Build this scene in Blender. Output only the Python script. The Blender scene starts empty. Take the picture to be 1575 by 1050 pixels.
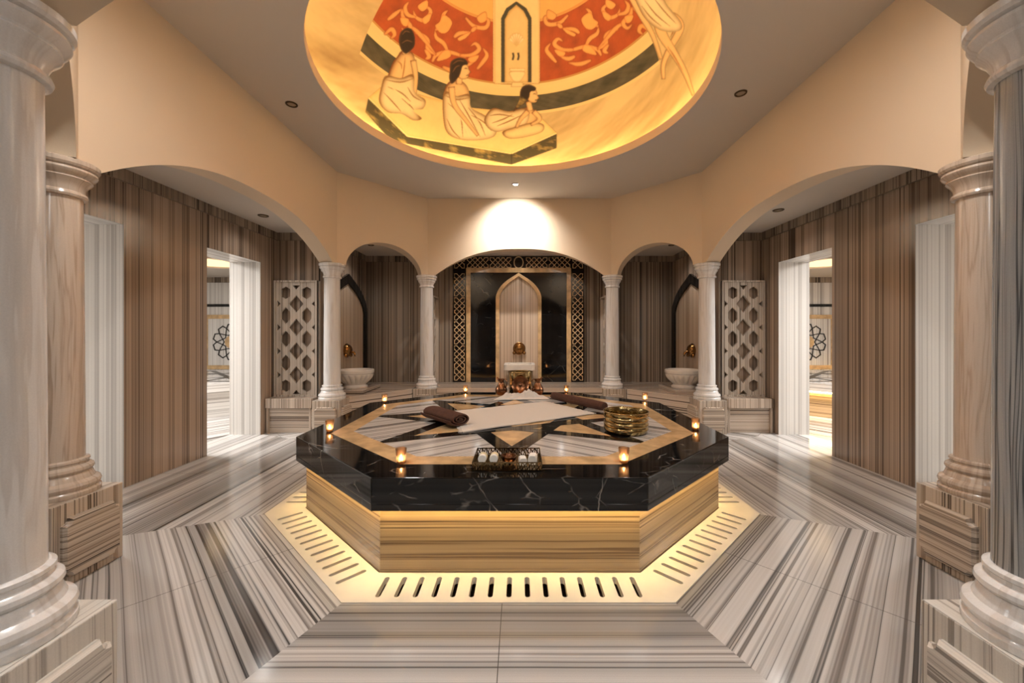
import bpy, math, random
import numpy as np
from mathutils import Vector, Matrix
from mathutils.geometry import tessellate_polygon
random.seed(7)
S = bpy.context.scene
COL = S.collection
PI = math.pi

# ---------------------------------------------------------------- view
CAMY, CAMZ, FPX, PX0, PY0 = -3.5, 1.236, 612.5, 799.0, 513.0
SLAB_Z = 0.513

def on_plane(px, py, z):
    d = (CAMZ - z) * FPX / (py - PY0)
    return ((px - PX0) / FPX * d, d + CAMY)

# ---------------------------------------------------------------- mesh builder
class MB:
    def __init__(s):
        s.v, s.f, s.m = [], [], []
    def add(s, verts, faces, mi=0, M=None):
        b = len(s.v)
        for p in verts:
            p = Vector(p)
            s.v.append(M @ p if M else p)
        for f in faces:
            s.f.append([b + i for i in f]); s.m.append(mi)
        return s
    def box(s, lo, hi, mi=0, M=None):
        x0, y0, z0 = lo; x1, y1, z1 = hi
        vs = [(x0,y0,z0),(x1,y0,z0),(x1,y1,z0),(x0,y1,z0),(x0,y0,z1),(x1,y0,z1),(x1,y1,z1),(x0,y1,z1)]
        return s.add(vs, [(0,3,2,1),(4,5,6,7),(0,1,5,4),(1,2,6,5),(2,3,7,6),(3,0,4,7)], mi, M)
    def plate(s, outline, holes=(), z0=0, z1=1, mi=0, M=None, mside=None, bevel=0):
        """flat shape with holes, extruded along local z"""
        def area(p): return sum(p[i][0]*p[(i+1) % len(p)][1]-p[(i+1) % len(p)][0]*p[i][1] for i in range(len(p)))
        loops = [list(outline) if area(outline) > 0 else list(outline)[::-1]]
        for h in holes: loops.append(list(h) if area(h) < 0 else list(h)[::-1])
        tris = tessellate_polygon([[Vector((p[0], p[1], 0)) for p in l] for l in loops])
        pts = [p for l in loops for p in l]
        n = len(pts)
        vs = [(p[0], p[1], z1) for p in pts] + [(p[0], p[1], z0) for p in pts]
        fs = []
        for t in tris:
            a, b, c = [pts[i] for i in t]
            cr = (b[0]-a[0])*(c[1]-a[1])-(b[1]-a[1])*(c[0]-a[0])
            if abs(cr) < 1e-12: continue
            t = tuple(t) if cr > 0 else tuple(t)[::-1]
            fs.append(t); fs.append(tuple(n+i for i in t[::-1]))
        s.add(vs, fs, mi, M)
        sd = []; k = 0
        for l in loops:
            for i in range(len(l)):
                j = (i+1) % len(l)
                sd.append((k+j, k+i, n+k+i, n+k+j))
            k += len(l)
        s.add(vs, sd, mi if mside is None else mside, M)
        return s
    def lathe(s, prof, n=48, mi=0, M=None, cap=True):
        vs = []; fs = []
        for r, z in prof:
            for k in range(n):
                a = 2*PI*k/n
                vs.append((r*math.cos(a), r*math.sin(a), z))
        for i in range(len(prof)-1):
            for k in range(n):
                j = (k+1) % n
                fs.append((i*n+k, i*n+j, (i+1)*n+j, (i+1)*n+k))
        if cap:
            if prof[0][0] > 1e-5: fs.append(tuple(range(n))[::-1])
            if prof[-1][0] > 1e-5: fs.append(tuple((len(prof)-1)*n+k for k in range(n)))
        return s.add(vs, fs, mi, M)
    def tube(s, path, r, n=10, mi=0, M=None, closed=False):
        P = [Vector(p) for p in path]; m = len(P)
        rr = r if isinstance(r, (list, tuple)) else [r]*m
        vs = []; fs = []
        up = Vector((0, 0, 1))
        for i in range(m):
            if closed: t = P[(i+1) % m]-P[i-1]
            else: t = P[min(i+1, m-1)]-P[max(i-1, 0)]
            t.normalize()
            a = t.cross(up)
            if a.length < 1e-3: a = t.cross(Vector((0, 1, 0)))
            a.normalize(); b = t.cross(a)
            for k in range(n):
                an = 2*PI*k/n
                vs.append(P[i] + a*math.cos(an)*rr[i] + b*math.sin(an)*rr[i])
        for i in range(m if closed else m-1):
            i2 = (i+1) % m
            for k in range(n):
                j = (k+1) % n
                fs.append((i*n+k, i*n+j, i2*n+j, i2*n+k))
        if not closed:
            fs.append(tuple(range(n))); fs.append(tuple((m-1)*n+k for k in range(n))[::-1])
        return s.add(vs, fs, mi, M)
    def bar(s, a, b, w, h, mi=0, M=None):
        """flat bar in local xy from a to b, width w, z 0..h"""
        a = Vector(a); b = Vector(b); d = (b-a).normalized(); q = Vector((-d.y, d.x))*w/2
        e = d*w*0.3
        pl = [a-q-e, b-q+e, b+q+e, a+q-e]
        return s.plate([(p.x, p.y) for p in pl], (), 0, h, mi, M)

def uv_set(me, mode, off=0.0, top=(1, 0)):
    uvl = me.uv_layers.new(name='UVMap')
    Z = Vector((0, 0, 1)); tp = Vector((top[0], top[1], 0)).normalized(); ta = Vector((-tp.y, tp.x, 0))
    if mode == 'polar':
        for p in me.polygons:
            c = p.center; a0 = math.atan2(c.y, c.x)
            for li in p.loop_indices:
                co = me.vertices[me.loops[li].vertex_index].co
                a = math.atan2(co.y, co.x)
                if a-a0 > PI: a -= 2*PI
                if a-a0 < -PI: a += 2*PI
                uvl.data[li].uv = (a*0.13+off, co.z)
        return
    for p in me.polygons:
        n = p.normal
        if isinstance(mode, tuple):
            ac = Vector(mode); al = n.cross(ac)
        elif abs(n.z) > 0.75: ac, al = tp, ta
        elif mode == 'v':
            ac = Z.cross(n).normalized(); al = Z
            if ac.x+ac.y*0.9 < 0: ac = -ac
        else:
            ac = Z; al = Z.cross(n).normalized()
        for li in p.loop_indices:
            co = me.vertices[me.loops[li].vertex_index].co
            uvl.data[li].uv = (co.dot(ac)+off, co.dot(al))

def obj(name, mb, mats, parent=None, loc=None, rot=None, smooth=False, uv=None, off=None, top=(1, 0), bevel=0, angle=40, weld=False):
    me = bpy.data.meshes.new(name)
    me.from_pydata([tuple(v) for v in mb.v], [], mb.f)
    if not isinstance(mats, (list, tuple)): mats = [mats]
    for m in mats: me.materials.append(m)
    if len(mats) > 1: me.polygons.foreach_set('material_index', mb.m)
    me.update()
    if uv: uv_set(me, uv, random.uniform(0, 40) if off is None else off, top)
    o = bpy.data.objects.new(name, me); COL.objects.link(o)
    if parent: o.parent = parent
    if loc is not None: o.location = loc
    if rot is not None: o.rotation_euler = rot
    if smooth:
        for p in me.polygons: p.use_smooth = True
        try: me.set_sharp_from_angle(angle=math.radians(angle))
        except Exception: pass
    if bevel:
        w = o.modifiers.new('weld', 'WELD'); w.merge_threshold = 1e-5
        b = o.modifiers.new('bevel', 'BEVEL'); b.width = bevel; b.segments = 2; b.limit_method = 'ANGLE'; b.angle_limit = math.radians(35)
    return o

def tag(o, label, cat, group=None, kind=None):
    o['label'] = label; o['category'] = cat
    if group: o['group'] = group
    if kind: o['kind'] = kind
    return o
def thing(name, label, cat, loc=(0, 0, 0), rz=0, group=None, kind=None):
    o = bpy.data.objects.new(name, None); COL.objects.link(o)
    o.empty_display_size = 0.1; o.location = loc; o.rotation_euler = (0, 0, rz)
    return tag(o, label, cat, group, kind)
def struct(name, mb, mats, **k):
    o = obj(name, mb, mats, **k); o['kind'] = 'structure'; return o
def dup(root, loc=None, rz=None, label=None, scale=None):
    r = root.copy(); COL.objects.link(r)
    if loc is not None: r.location = loc
    if rz is not None: r.rotation_euler = (0, 0, rz)
    if scale is not None: r.scale = scale
    if label: r['label'] = label
    for ch in list(root.children):
        c = ch.copy(); COL.objects.link(c); c.parent = r
        for g in list(ch.children):
            d = g.copy(); COL.objects.link(d); d.parent = c
    return r

# ---------------------------------------------------------------- materials
def lin(c):
    c = [x/255 for x in c[:3]]
    return tuple(x/12.92 if x <= .04045 else ((x+.055)/1.055)**2.4 for x in c) + (1,)
def new_mat(name):
    m = bpy.data.materials.new(name); m.use_nodes = True
    nt = m.node_tree; b = nt.nodes['Principled BSDF']
    return m, nt, b
def L(nt, a, b): nt.links.new(a, b)
def node(nt, t, **k):
    n = nt.nodes.new(t)
    for a, v in k.items(): setattr(n, a, v)
    return n
def math_n(nt, op, a, b=None):
    n = node(nt, 'ShaderNodeMath', operation=op)
    for i, x in enumerate((a, b)):
        if x is None: continue
        if isinstance(x, (int, float)): n.inputs[i].default_value = x
        else: L(nt, x, n.inputs[i])
    return n.outputs[0]
def ramp(nt, fac, stops, interp='LINEAR'):
    r = node(nt, 'ShaderNodeValToRGB'); r.color_ramp.interpolation = interp
    e = r.color_ramp.elements
    while len(e) < len(stops): e.new(0.5)
    for k, (p, c) in enumerate(stops):
        e[k].position = p; e[k].color = c if len(c) == 4 else tuple(c)+(1,)
    L(nt, fac, r.inputs[0]); return r.outputs[0]
def noise(nt, vec, scale, detail=3, rough=.55, dist=0):
    n = node(nt, 'ShaderNodeTexNoise'); n.inputs['Scale'].default_value = scale
    n.inputs['Detail'].default_value = detail; n.inputs['Roughness'].default_value = rough
    n.inputs['Distortion'].default_value = dist
    if vec: L(nt, vec, n.inputs['Vector'])
    return n.outputs['Fac']

def stripes(name, light, mid, dark, freq=4.0, rough=.14, seed=0.0, wob=.02, thick=1.0, joints=0, spec=.5, along=.12, bmix=.7, broad=0):
    """banded marble: bands run along the V direction of the mesh's UV map"""
    m, nt, b = new_mat(name)
    uv = node(nt, 'ShaderNodeUVMap', uv_map='UVMap').outputs[0]
    sp = node(nt, 'ShaderNodeSeparateXYZ'); L(nt, uv, sp.inputs[0])
    U, V = sp.outputs[0], sp.outputs[1]
    wv = node(nt, 'ShaderNodeCombineXYZ'); L(nt, math_n(nt, 'MULTIPLY', U, 1.5), wv.inputs[0]); L(nt, math_n(nt, 'MULTIPLY', V, .9), wv.inputs[1]); wv.inputs[2].default_value = seed
    w = math_n(nt, 'MULTIPLY', math_n(nt, 'SUBTRACT', noise(nt, wv.outputs[0], 1.0, 2), .5), wob)
    U2 = math_n(nt, 'ADD', U, w)
    def band(f, al, sd, det, rg):
        c = node(nt, 'ShaderNodeCombineXYZ')
        L(nt, math_n(nt, 'MULTIPLY', U2, f), c.inputs[0]); L(nt, math_n(nt, 'MULTIPLY', V, al), c.inputs[1]); c.inputs[2].default_value = sd
        return noise(nt, c.outputs[0], 1.0, det, rg)
    A = band(freq, along, seed+1.3, 5, .68)
    B = band(freq*3.6, along*1.4, seed+9.1, 3, .6)
    li, mi, da = lin(light), lin(mid), lin(dark)
    mx = lambda a, c, t: tuple(a[i]*(1-t)+c[i]*t for i in range(3))+(1,)
    t = thick
    stops = [(.22, da), (.30, mx(mi, da, .7*t)), (.325, mi), (.36, mx(li, mi, .25)), (.395, li), (.415, mx(li, mi, .6)), (.425, mx(li, da, .9*t)), (.436, mx(li, mi, .5)), (.46, li),
             (.50, mx(li, mi, .2)), (.518, mx(mi, da, .45*t)), (.53, mx(li, mi, .6)), (.56, li), (.59, mx(li, mi, .3)), (.602, mx(mi, da, .9*t)), (.622, mx(mi, da, .6*t)), (.635, mi), (.66, mx(li, mi, .2)), (.70, mi), (.74, da)]
    ca = ramp(nt, A, stops)
    cb = ramp(nt, B, [(.30, (.52, .50, .49, 1)), (.37, (.93, .93, .93, 1)), (.50, (1, 1, 1, 1)), (.60, (.95, .94, .93, 1)), (.635, (.58, .56, .54, 1)), (.67, (.93, .92, .91, 1)), (.75, (.8, .79, .78, 1))])
    mxn = node(nt, 'ShaderNodeMix', data_type='RGBA', blend_type='MULTIPLY'); mxn.inputs[0].default_value = bmix
    if broad:
        cs = ramp(nt, band(freq*.55, along*.5, seed+4.4, 2, .5), [(.36, (1-broad, 1-broad*1.02, 1-broad*1.04, 1)), (.46, (1, 1, 1, 1)), (.53, (1, 1, 1, 1)), (.60, (1-broad*.7,)*3+(1,)), (.68, (.97, .97, .97, 1))])
        mb_ = node(nt, 'ShaderNodeMix', data_type='RGBA', blend_type='MULTIPLY'); mb_.inputs[0].default_value = 1
        L(nt, ca, mb_.inputs[6]); L(nt, cs, mb_.inputs[7]); ca = mb_.outputs[2]
    L(nt, ca, mxn.inputs[6]); L(nt, cb, mxn.inputs[7])
    out = mxn.outputs[2]
    # fine grain
    tc = node(nt, 'ShaderNodeTexCoord').outputs['Object']
    g = noise(nt, tc, 260, 2)
    gr = ramp(nt, g, [(.3, (.93, .93, .93, 1)), (.7, (1.0, 1.0, 1.0, 1))])
    m2 = node(nt, 'ShaderNodeMix', data_type='RGBA', blend_type='MULTIPLY'); m2.inputs[0].default_value = 1
    L(nt, out, m2.inputs[6]); L(nt, gr, m2.inputs[7]); out = m2.outputs[2]
    if joints:
        mo = math_n(nt, 'PINGPONG', math_n(nt, 'ADD', V, .03), joints/2)
        jl = math_n(nt, 'LESS_THAN', mo, .0016)
        m3 = node(nt, 'ShaderNodeMix', data_type='RGBA'); L(nt, jl, m3.inputs[0]); L(nt, out, m3.inputs[6]); m3.inputs[7].default_value = (.09, .08, .07, 1); out = m3.outputs[2]
    L(nt, out, b.inputs['Base Color']); b.inputs['Roughness'].default_value = rough
    b.inputs['Specular IOR Level'].default_value = spec
    return m

def simple(name, col, rough=.5, metal=0, bump=0, bscale=40, var=0, vscale=6, spec=.5):
    m, nt, b = new_mat(name)
    tc = node(nt, 'ShaderNodeTexCoord').outputs['Object']
    c = lin(col)
    if var:
        f = noise(nt, tc, vscale, 4)
        cr = ramp(nt, f, [(.3, tuple(x*(1-var) for x in c[:3])), (.7, tuple(min(1, x*(1+var)) for x in c[:3]))])
        L(nt, cr, b.inputs['Base Color'])
    else: b.inputs['Base Color'].default_value = c
    b.inputs['Roughness'].default_value = rough; b.inputs['Metallic'].default_value = metal
    b.inputs['Specular IOR Level'].default_value = spec
    if bump:
        bp = node(nt, 'ShaderNodeBump'); bp.inputs['Strength'].default_value = bump; bp.inputs['Distance'].default_value = .01
        L(nt, noise(nt, tc, bscale, 3), bp.inputs['Height']); L(nt, bp.outputs[0], b.inputs['Normal'])
    return m

def black_marble(name, amt=1.0, lo=.50):
    m, nt, b = new_mat(name)
    tc = node(nt, 'ShaderNodeTexCoord').outputs['Object']
    mp = node(nt, 'ShaderNodeMapping'); mp.inputs['Rotation'].default_value = (.5, .35, .6); mp.inputs['Scale'].default_value = (1.0, 2.1, 1.5); L(nt, tc, mp.inputs[0])
    d = node(nt, 'ShaderNodeTexNoise'); d.inputs['Scale'].default_value = 3; d.inputs['Detail'].default_value = 4; L(nt, mp.outputs[0], d.inputs['Vector'])
    ad = node(nt, 'ShaderNodeMix', data_type='VECTOR'); ad.inputs[0].default_value = .12
    L(nt, mp.outputs[0], ad.inputs[4]); L(nt, d.outputs['Color'], ad.inputs[5])
    def vein(sc, th, lo, hi):
        v = node(nt, 'ShaderNodeTexVoronoi', feature='DISTANCE_TO_EDGE'); v.inputs['Scale'].default_value = sc; L(nt, ad.outputs[1], v.inputs['Vector'])
        a = ramp(nt, v.outputs['Distance'], [(0, (1, 1, 1, 1)), (th, (0, 0, 0, 1))])
        k = ramp(nt, noise(nt, tc, sc*1.3, 2), [(lo, (0, 0, 0, 1)), (hi, (1, 1, 1, 1))])
        return math_n(nt, 'MULTIPLY', a, k)
    f = math_n(nt, 'MAXIMUM', math_n(nt, 'MULTIPLY', vein(1.9, .006, lo, lo+.14), amt), math_n(nt, 'MULTIPLY', vein(6.0, .03, lo, lo+.22), .5*amt))
    base = ramp(nt, noise(nt, tc, 5, 5), [(.35, lin((11, 11, 11))), (.7, lin((25, 23, 22)))])
    mx = node(nt, 'ShaderNodeMix', data_type='RGBA'); L(nt, f, mx.inputs[0]); L(nt, base, mx.inputs[6]); mx.inputs[7].default_value = lin((190, 184, 176))
    L(nt, mx.outputs[2], b.inputs['Base Color']); b.inputs['Roughness'].default_value = .07
    return m
def emit(name, col, st):
    m = bpy.data.materials.new(name); m.use_nodes = True; nt = m.node_tree; nt.nodes.clear()
    e = node(nt, 'ShaderNodeEmission'); e.inputs[0].default_value = tuple(col)+(1,); e.inputs[1].default_value = st
    o = node(nt, 'ShaderNodeOutputMaterial'); L(nt, e.outputs[0], o.inputs[0]); return m
def tint_glass(name, col, gloss=.12):
    m = bpy.data.materials.new(name); m.use_nodes = True; nt = m.node_tree; nt.nodes.clear()
    t = node(nt, 'ShaderNodeBsdfTransparent'); t.inputs[0].default_value = tuple(col)+(1,)
    g = node(nt, 'ShaderNodeBsdfGlossy'); g.inputs['Roughness'].default_value = .05; g.inputs[0].default_value = (1, .85, .65, 1)
    tr = node(nt, 'ShaderNodeBsdfTranslucent'); tr.inputs[0].default_value = tuple(col)+(1,)
    m0 = node(nt, 'ShaderNodeMixShader'); m0.inputs[0].default_value = .35; L(nt, t.outputs[0], m0.inputs[1]); L(nt, tr.outputs[0], m0.inputs[2])
    fr = node(nt, 'ShaderNodeLayerWeight'); fr.inputs[0].default_value = .35
    mx = node(nt, 'ShaderNodeMixShader'); L(nt, fr.outputs['Fresnel'], mx.inputs[0]); L(nt, m0.outputs[0], mx.inputs[1]); L(nt, g.outputs[0], mx.inputs[2])
    o = node(nt, 'ShaderNodeOutputMaterial'); L(nt, mx.outputs[0], o.inputs[0]); return m

M_FLOOR = stripes('striped_floor_marble', (219, 215, 210), (150, 142, 136), (40, 37, 36), freq=4.0, rough=.13, seed=2, joints=1.15, along=.006, wob=.012, broad=.5, bmix=.85)
M_WALL = stripes('brown_striped_wall_marble', (190, 167, 146), (124, 104, 88), (36, 29, 25), freq=3.6, rough=.16, seed=5, wob=.006, along=.002, broad=.4, bmix=.85)
M_WALLG = stripes('grey_brown_wall_marble', (172, 154, 135), (116, 101, 88), (50, 42, 37), freq=4.2, rough=.18, seed=11, wob=.006, along=.002, broad=.4, bmix=.85)
M_JAMB = stripes('white_striped_jamb_marble', (232, 228, 222), (196, 190, 184), (138, 130, 124), freq=4.5, rough=.13, seed=21, wob=.006, along=.002, thick=.8, bmix=.5)  # paler than wall marble: white light of the side rooms put into the colour
M_BENCH = stripes('striped_bench_marble', (206, 188, 170), (142, 122, 106), (66, 54, 46), freq=7, rough=.16, seed=31, along=.01)
M_NICHE = stripes('pale_niche_marble', (214, 192, 168), (178, 152, 128), (106, 86, 72), freq=5.5, rough=.16, seed=41, along=.002, thick=.8, wob=.006)
M_BASE = stripes('gold_banded_marble', (200, 176, 142), (140, 112, 84), (38, 28, 22), freq=6.5, rough=.2, seed=51, along=.02, broad=.3, bmix=.9)
M_GRATE = simple('pale_grate_marble', (232, 222, 204), .2, var=.1, vscale=3)
M_TROUGH = simple('drain_channel_stone', (84, 62, 40), .6, var=.1)
M_BLACK = black_marble('black_veined_marble')
M_BLACKQ = black_marble('quiet_black_marble', .35, .56)
M_TAN = simple('honey_marble', (206, 172, 126), .14, var=.28, vscale=9)
M_INLAY = stripes('white_grey_inlay_marble', (222, 217, 211), (164, 156, 150), (66, 60, 58), freq=8, rough=.09, seed=61, along=.01, wob=.01)
M_PLASTER = simple('cream_plaster', (224, 202, 174), .85, bump=.05, bscale=120)
M_CEIL = simple('ceiling_paint', (206, 196, 184), .9)
M_COL = stripes('pale_column_marble', (236, 232, 228), (224, 218, 212), (202, 194, 186), freq=3.0, rough=.16, seed=71, wob=.10, along=.25, thick=.3, bmix=.15)
M_COLG = stripes('grey_veined_column_marble', (172, 173, 173), (108, 111, 114), (38, 40, 44), freq=6.5, rough=.2, seed=77, wob=.06, along=.10, bmix=.35)
M_COLB = stripes('tan_column_marble', (208, 190, 172), (190, 168, 148), (150, 128, 108), freq=4.0, rough=.18, seed=83, wob=.10, along=.2, thick=.5, bmix=.25)
M_PED = stripes('banded_pedestal_marble', (206, 190, 172), (150, 130, 112), (70, 58, 50), freq=6.5, rough=.16, seed=91, along=.02)
M_PEDW = stripes('pale_pedestal_marble', (224, 218, 208), (196, 188, 178), (130, 122, 114), freq=6.5, rough=.16, seed=95, along=.02)
M_WHITE = simple('white_basin_marble', (224, 214, 202), .25, var=.06, vscale=8)
M_SCREEN = stripes('screen_marble', (206, 193, 178), (168, 153, 138), (112, 99, 88), freq=7, rough=.25, seed=101, along=.004)
M_BRASS = simple('polished_brass', (176, 154, 108), .12, 1, bump=.25, bscale=55)
M_COPPER = simple('aged_copper', (124, 84, 58), .2, 1, bump=.2, bscale=90, var=.25, vscale=20)
M_BRONZE = simple('bronze', (150, 108, 62), .22, 1, bump=.15, bscale=70)
M_DGOLD = simple('dark_gold_metal', (150, 128, 92), .2, 1)
M_TOWELB = simple('brown_terry_towel', (98, 63, 48), .95, bump=.9, bscale=420, var=.15, vscale=30)
M_CLOTH = simple('white_cotton_weave', (228, 220, 210), .95, bump=.6, bscale=330)
M_SOAP = simple('white_soap', (236, 232, 224), .5)
M_CREAM = simple('pale_bottle_plastic', (226, 214, 176), .35)
M_WAX = simple('candle_wax', (240, 226, 196), .5)
M_STAR = simple('black_stone_line', (26, 22, 20), .25)
M_LATTICE = simple('honey_lattice_inlay', (204, 174, 134), .25, var=.15, vscale=14)
M_DARKPAN = simple('dark_brown_marble', (30, 22, 18), .12)
M_DLRING = simple('brushed_metal_ring', (92, 74, 54), .35, 1)
M_LAMPOFF = simple('dim_lamp_glass', (150, 136, 116), .3)
M_LAMPON = emit('lamp_glow', (1, .96, .90), 60)
M_FLAME = emit('candle_flame', (1, .68, .36), 100)
M_COVE = emit('warm_led_strip', (1, .785, .35), 42)
M_UNDER = emit('warm_slab_strip', (1, .64, .20), 95)
M_ROOMLAMP = emit('round_room_lamp', (1, .66, .34), 2.0)
M_AMBER = tint_glass('amber_glass', (1, .80, .62))

# ---------------------------------------------------------------- polygon helpers
def clip(poly, cpoly):
    out = list(poly)
    n = len(cpoly)
    for i in range(n):
        a, b = cpoly[i], cpoly[(i+1) % n]
        ins = lambda p: (b[0]-a[0])*(p[1]-a[1])-(b[1]-a[1])*(p[0]-a[0]) >= -1e-9
        src, out = out, []
        for k in range(len(src)):
            p, q = src[k], src[(k+1) % len(src)]
            ip, iq = ins(p), ins(q)
            if ip: out.append(p)
            if ip != iq:
                d1 = (b[0]-a[0])*(p[1]-a[1])-(b[1]-a[1])*(p[0]-a[0])
                d2 = (b[0]-a[0])*(q[1]-a[1])-(b[1]-a[1])*(q[0]-a[0])
                t = d1/(d1-d2); out.append((p[0]+(q[0]-p[0])*t, p[1]+(q[1]-p[1])*t))
        if not out: return []
    return out
def offset(poly, d):
    """offset a CCW convex polygon outward by d"""
    n = len(poly); res = []
    for i in range(n):
        p0, p1, p2 = Vector(poly[i-1]), Vector(poly[i]), Vector(poly[(i+1) % n])
        e1, e2 = (p1-p0).normalized(), (p2-p1).normalized()
        n1, n2 = Vector((e1.y, -e1.x)), Vector((e2.y, -e2.x))
        b = (n1+n2).normalized()
        q = p1 + b*(d/b.dot(n1)); res.append((q.x, q.y))
    return res

CX, CY = -0.05, -0.04
SLAB = [(-.696+CX, -1.50), (.696+CX, -1.50), (1.522+CX, -.70), (1.522+CX, .68), (.69+CX, 1.42), (-.69+CX, 1.42), (-1.522+CX, .68), (-1.522+CX, -.70)]
BASE = offset(SLAB, -.06)
RING = offset(BASE, .235)
COLS = [(-1.42, -2.43), (1.42, -2.43), (2.38, -1.45), (2.38, 1.56), (1.42, 2.60), (-1.42, 2.60), (-2.38, 1.56), (-2.38, -1.45)]
ZSPR, ZCEIL, ZAIS = 2.12, 3.28, 2.55
XW, TW = 3.17, .38
ZPLAT = .42

# ---------------------------------------------------------------- floor
fl = MB(); uvs = []
RECT = [(-XW-TW, -5.2), (XW+TW, -5.2), (XW+TW, 3.4), (-XW-TW, 3.4)]
for i in range(8):
    a, b = Vector(RING[i]), Vector(RING[(i+1) % 8])
    def bis(k):
        p0, p1, p2 = Vector(RING[k-1]), Vector(RING[k % 8]), Vector(RING[(k+1) % 8])
        e1, e2 = (p1-p0).normalized(), (p2-p1).normalized()
        return (Vector((e1.y, -e1.x))+Vector((e2.y, -e2.x))).normalized()
    qa, qb = a+bis(i)*9, b+bis((i+1) % 8)*9
    poly = clip([tuple(a), tuple(qa), tuple(qb), tuple(b)], RECT)
    e = (b-a).normalized(); nrm = Vector((e.y, -e.x)); mid = (a+b)/2
    base = len(fl.v)
    fl.v += [Vector((p[0], p[1], 0)) for p in poly]; fl.f.append([base+k for k in range(len(poly))]); fl.m.append(0)
    for p in poly:
        w = Vector(p)-mid
        uvs.append((w.dot(nrm)+i*7.3, w.dot(e)))
# drain channel below the grates
n0 = len(fl.v)
I2 = offset(BASE, -.05)
for z in (0, -.14):
    fl.v += [Vector((p[0], p[1], z)) for p in RING]
fl.v += [Vector((p[0], p[1], -.14)) for p in I2]
for k in range(8):
    j = (k+1) % 8
    fl.f.append([n0+k, n0+j, n0+8+j, n0+8+k]); fl.m.append(1)
    fl.f.append([n0+8+k, n0+8+j, n0+16+j, n0+16+k]); fl.m.append(1)
fl.v += [Vector((p[0], p[1], .0)) for p in I2]
for k in range(8):
    j = (k+1) % 8
    fl.f.append([n0+16+k, n0+16+j, n0+24+j, n0+24+k]); fl.m.append(1)
uvs += [(0, 0)]*32
flo = struct('floor', fl, [M_FLOOR, M_TROUGH])
ul = flo.data.uv_layers.new(name='UVMap')
for lp in flo.data.loops: ul.data[lp.index].uv = uvs[lp.vertex_index]

# drain grates
GL = ['front', 'front right', 'right', 'back right', 'back', 'back left', 'left', 'front left']
gw = {0: 'below the long front face of the black-topped slab', 1: 'below the right oblique front face of the slab', 2: 'below the right end face of the slab',
      3: 'behind the right rear corner of the slab', 4: 'behind the far face of the slab', 5: 'behind the left rear corner of the slab',
      6: 'below the left end face of the slab', 7: 'below the left oblique front face of the slab'}
for i in range(8):
    bo, ro = offset(BASE, .006), offset(RING, -.001)
    a, b, c, d = bo[i], bo[(i+1) % 8], ro[(i+1) % 8], ro[i]
    A, B = Vector(BASE[i]), Vector(BASE[(i+1) % 8])
    e = (B-A).normalized(); nr = Vector((e.y, -e.x)); Ln = (B-A).length
    ns = max(5, int((Ln-.02)/.088)); holes = []
    for k in range(ns):
        s0 = Ln/2 + (k-(ns-1)/2)*.088
        pts = []
        for ang in range(0, 181, 30):
            t = math.radians(ang); pts.append(A+e*(s0+.0125*math.cos(t))+nr*(.185+.0125*math.sin(t)))
        for ang in range(180, 361, 30):
            t = math.radians(ang); pts.append(A+e*(s0+.0125*math.cos(t))+nr*(.055+.0125*math.sin(t)))
        holes.append([(p.x, p.y) for p in pts])
    g = MB().plate([a, b, c, d], holes, -.03, .004)
    o = obj('drain_grate', g, M_GRATE)
    tag(o, 'pale marble drain grate with round-ended slots, ' + gw[i], 'drain grate', 'slotted drain grates around the slab')

# ---------------------------------------------------------------- central slab
slab = thing('heated_slab', 'large octagonal heated slab, black marble top with star inlay, lit from below', 'massage slab', (CX, CY, 0))
def loc(p): return [(q[0]-CX, q[1]-CY) for q in p]
obj('base', MB().plate(loc(BASE), (), -.03, .376), M_BASE, slab, uv='h', off=3.1, bevel=.003)
obj('top_slab', MB().plate(loc(SLAB), (), .376, SLAB_Z), M_BLACK, slab, bevel=.005)
T1, T2 = offset(SLAB, -.205), offset(SLAB, -.345)
inl = MB()
zt = SLAB_Z
inl.plate(loc(T1), [loc(T2)], zt-.002, zt+.0012, 1)
inner = loc(T2)
cc = Vector((sum(p[0] for p in inner)/8, sum(p[1] for p in inner)/8))
tri_uv = []
mids = []
for i in range(8):
    a, b = Vector(inner[i]), Vector(inner[(i+1) % 8]); mids.append((a+b)/2)
tips = [cc+(m-cc)*1.05 for m in mids]
def isect(p, d, q, f):
    den = d.x*f.y-d.y*f.x
    t = ((q.x-p.x)*f.y-(q.y-p.y)*f.x)/den
    return p+d*t
outl = []
for i in range(8):
    p = tips[i]; d = tips[(i+3) % 8]-p
    q = tips[(i+1) % 8]; f = tips[(i-2) % 8]-q
    outl += [p, isect(p, d, q, f)]
for hx in (-1, 1):
    inl.plate(clip(inner, [(0, -3), (3, -3), (3, 3), (0, 3)] if hx > 0 else [(-3, -3), (0, -3), (0, 3), (-3, 3)]), (), zt-.002, zt+.0008, 2)
# tan star field: eight kites clipped to the border
for i in range(8):
    kite = [tuple(cc), tuple(outl[2*i-1]), tuple(outl[2*i]), tuple(outl[2*i+1])]
    k2 = clip(kite, inner)
    if len(k2) > 2: inl.plate(k2, (), zt-.002, zt+.0012, 1)
WS = .108
for i in range(8):
    p, q = tips[i], tips[(i+3) % 8]
    d = (q-p).normalized(); nn = Vector((-d.y, d.x))
    if (cc-p).dot(nn) < 0: nn = -nn
    p2 = isect(p+nn*WS, d, p, tips[(i-3) % 8]-p)
    q2 = isect(q+nn*WS, d, q, tips[(i+6) % 8]-q)
    pol = clip([tuple(p), tuple(q), tuple(q2), tuple(p2)], inner)
    if len(pol) > 2: inl.plate(pol, (), zt-.002, zt+.0018+.0001*i, 0)
io = obj('inlay', inl, [M_BLACK, M_TAN, M_INLAY], slab)
u2 = io.data.uv_layers.new(name='UVMap')
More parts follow.
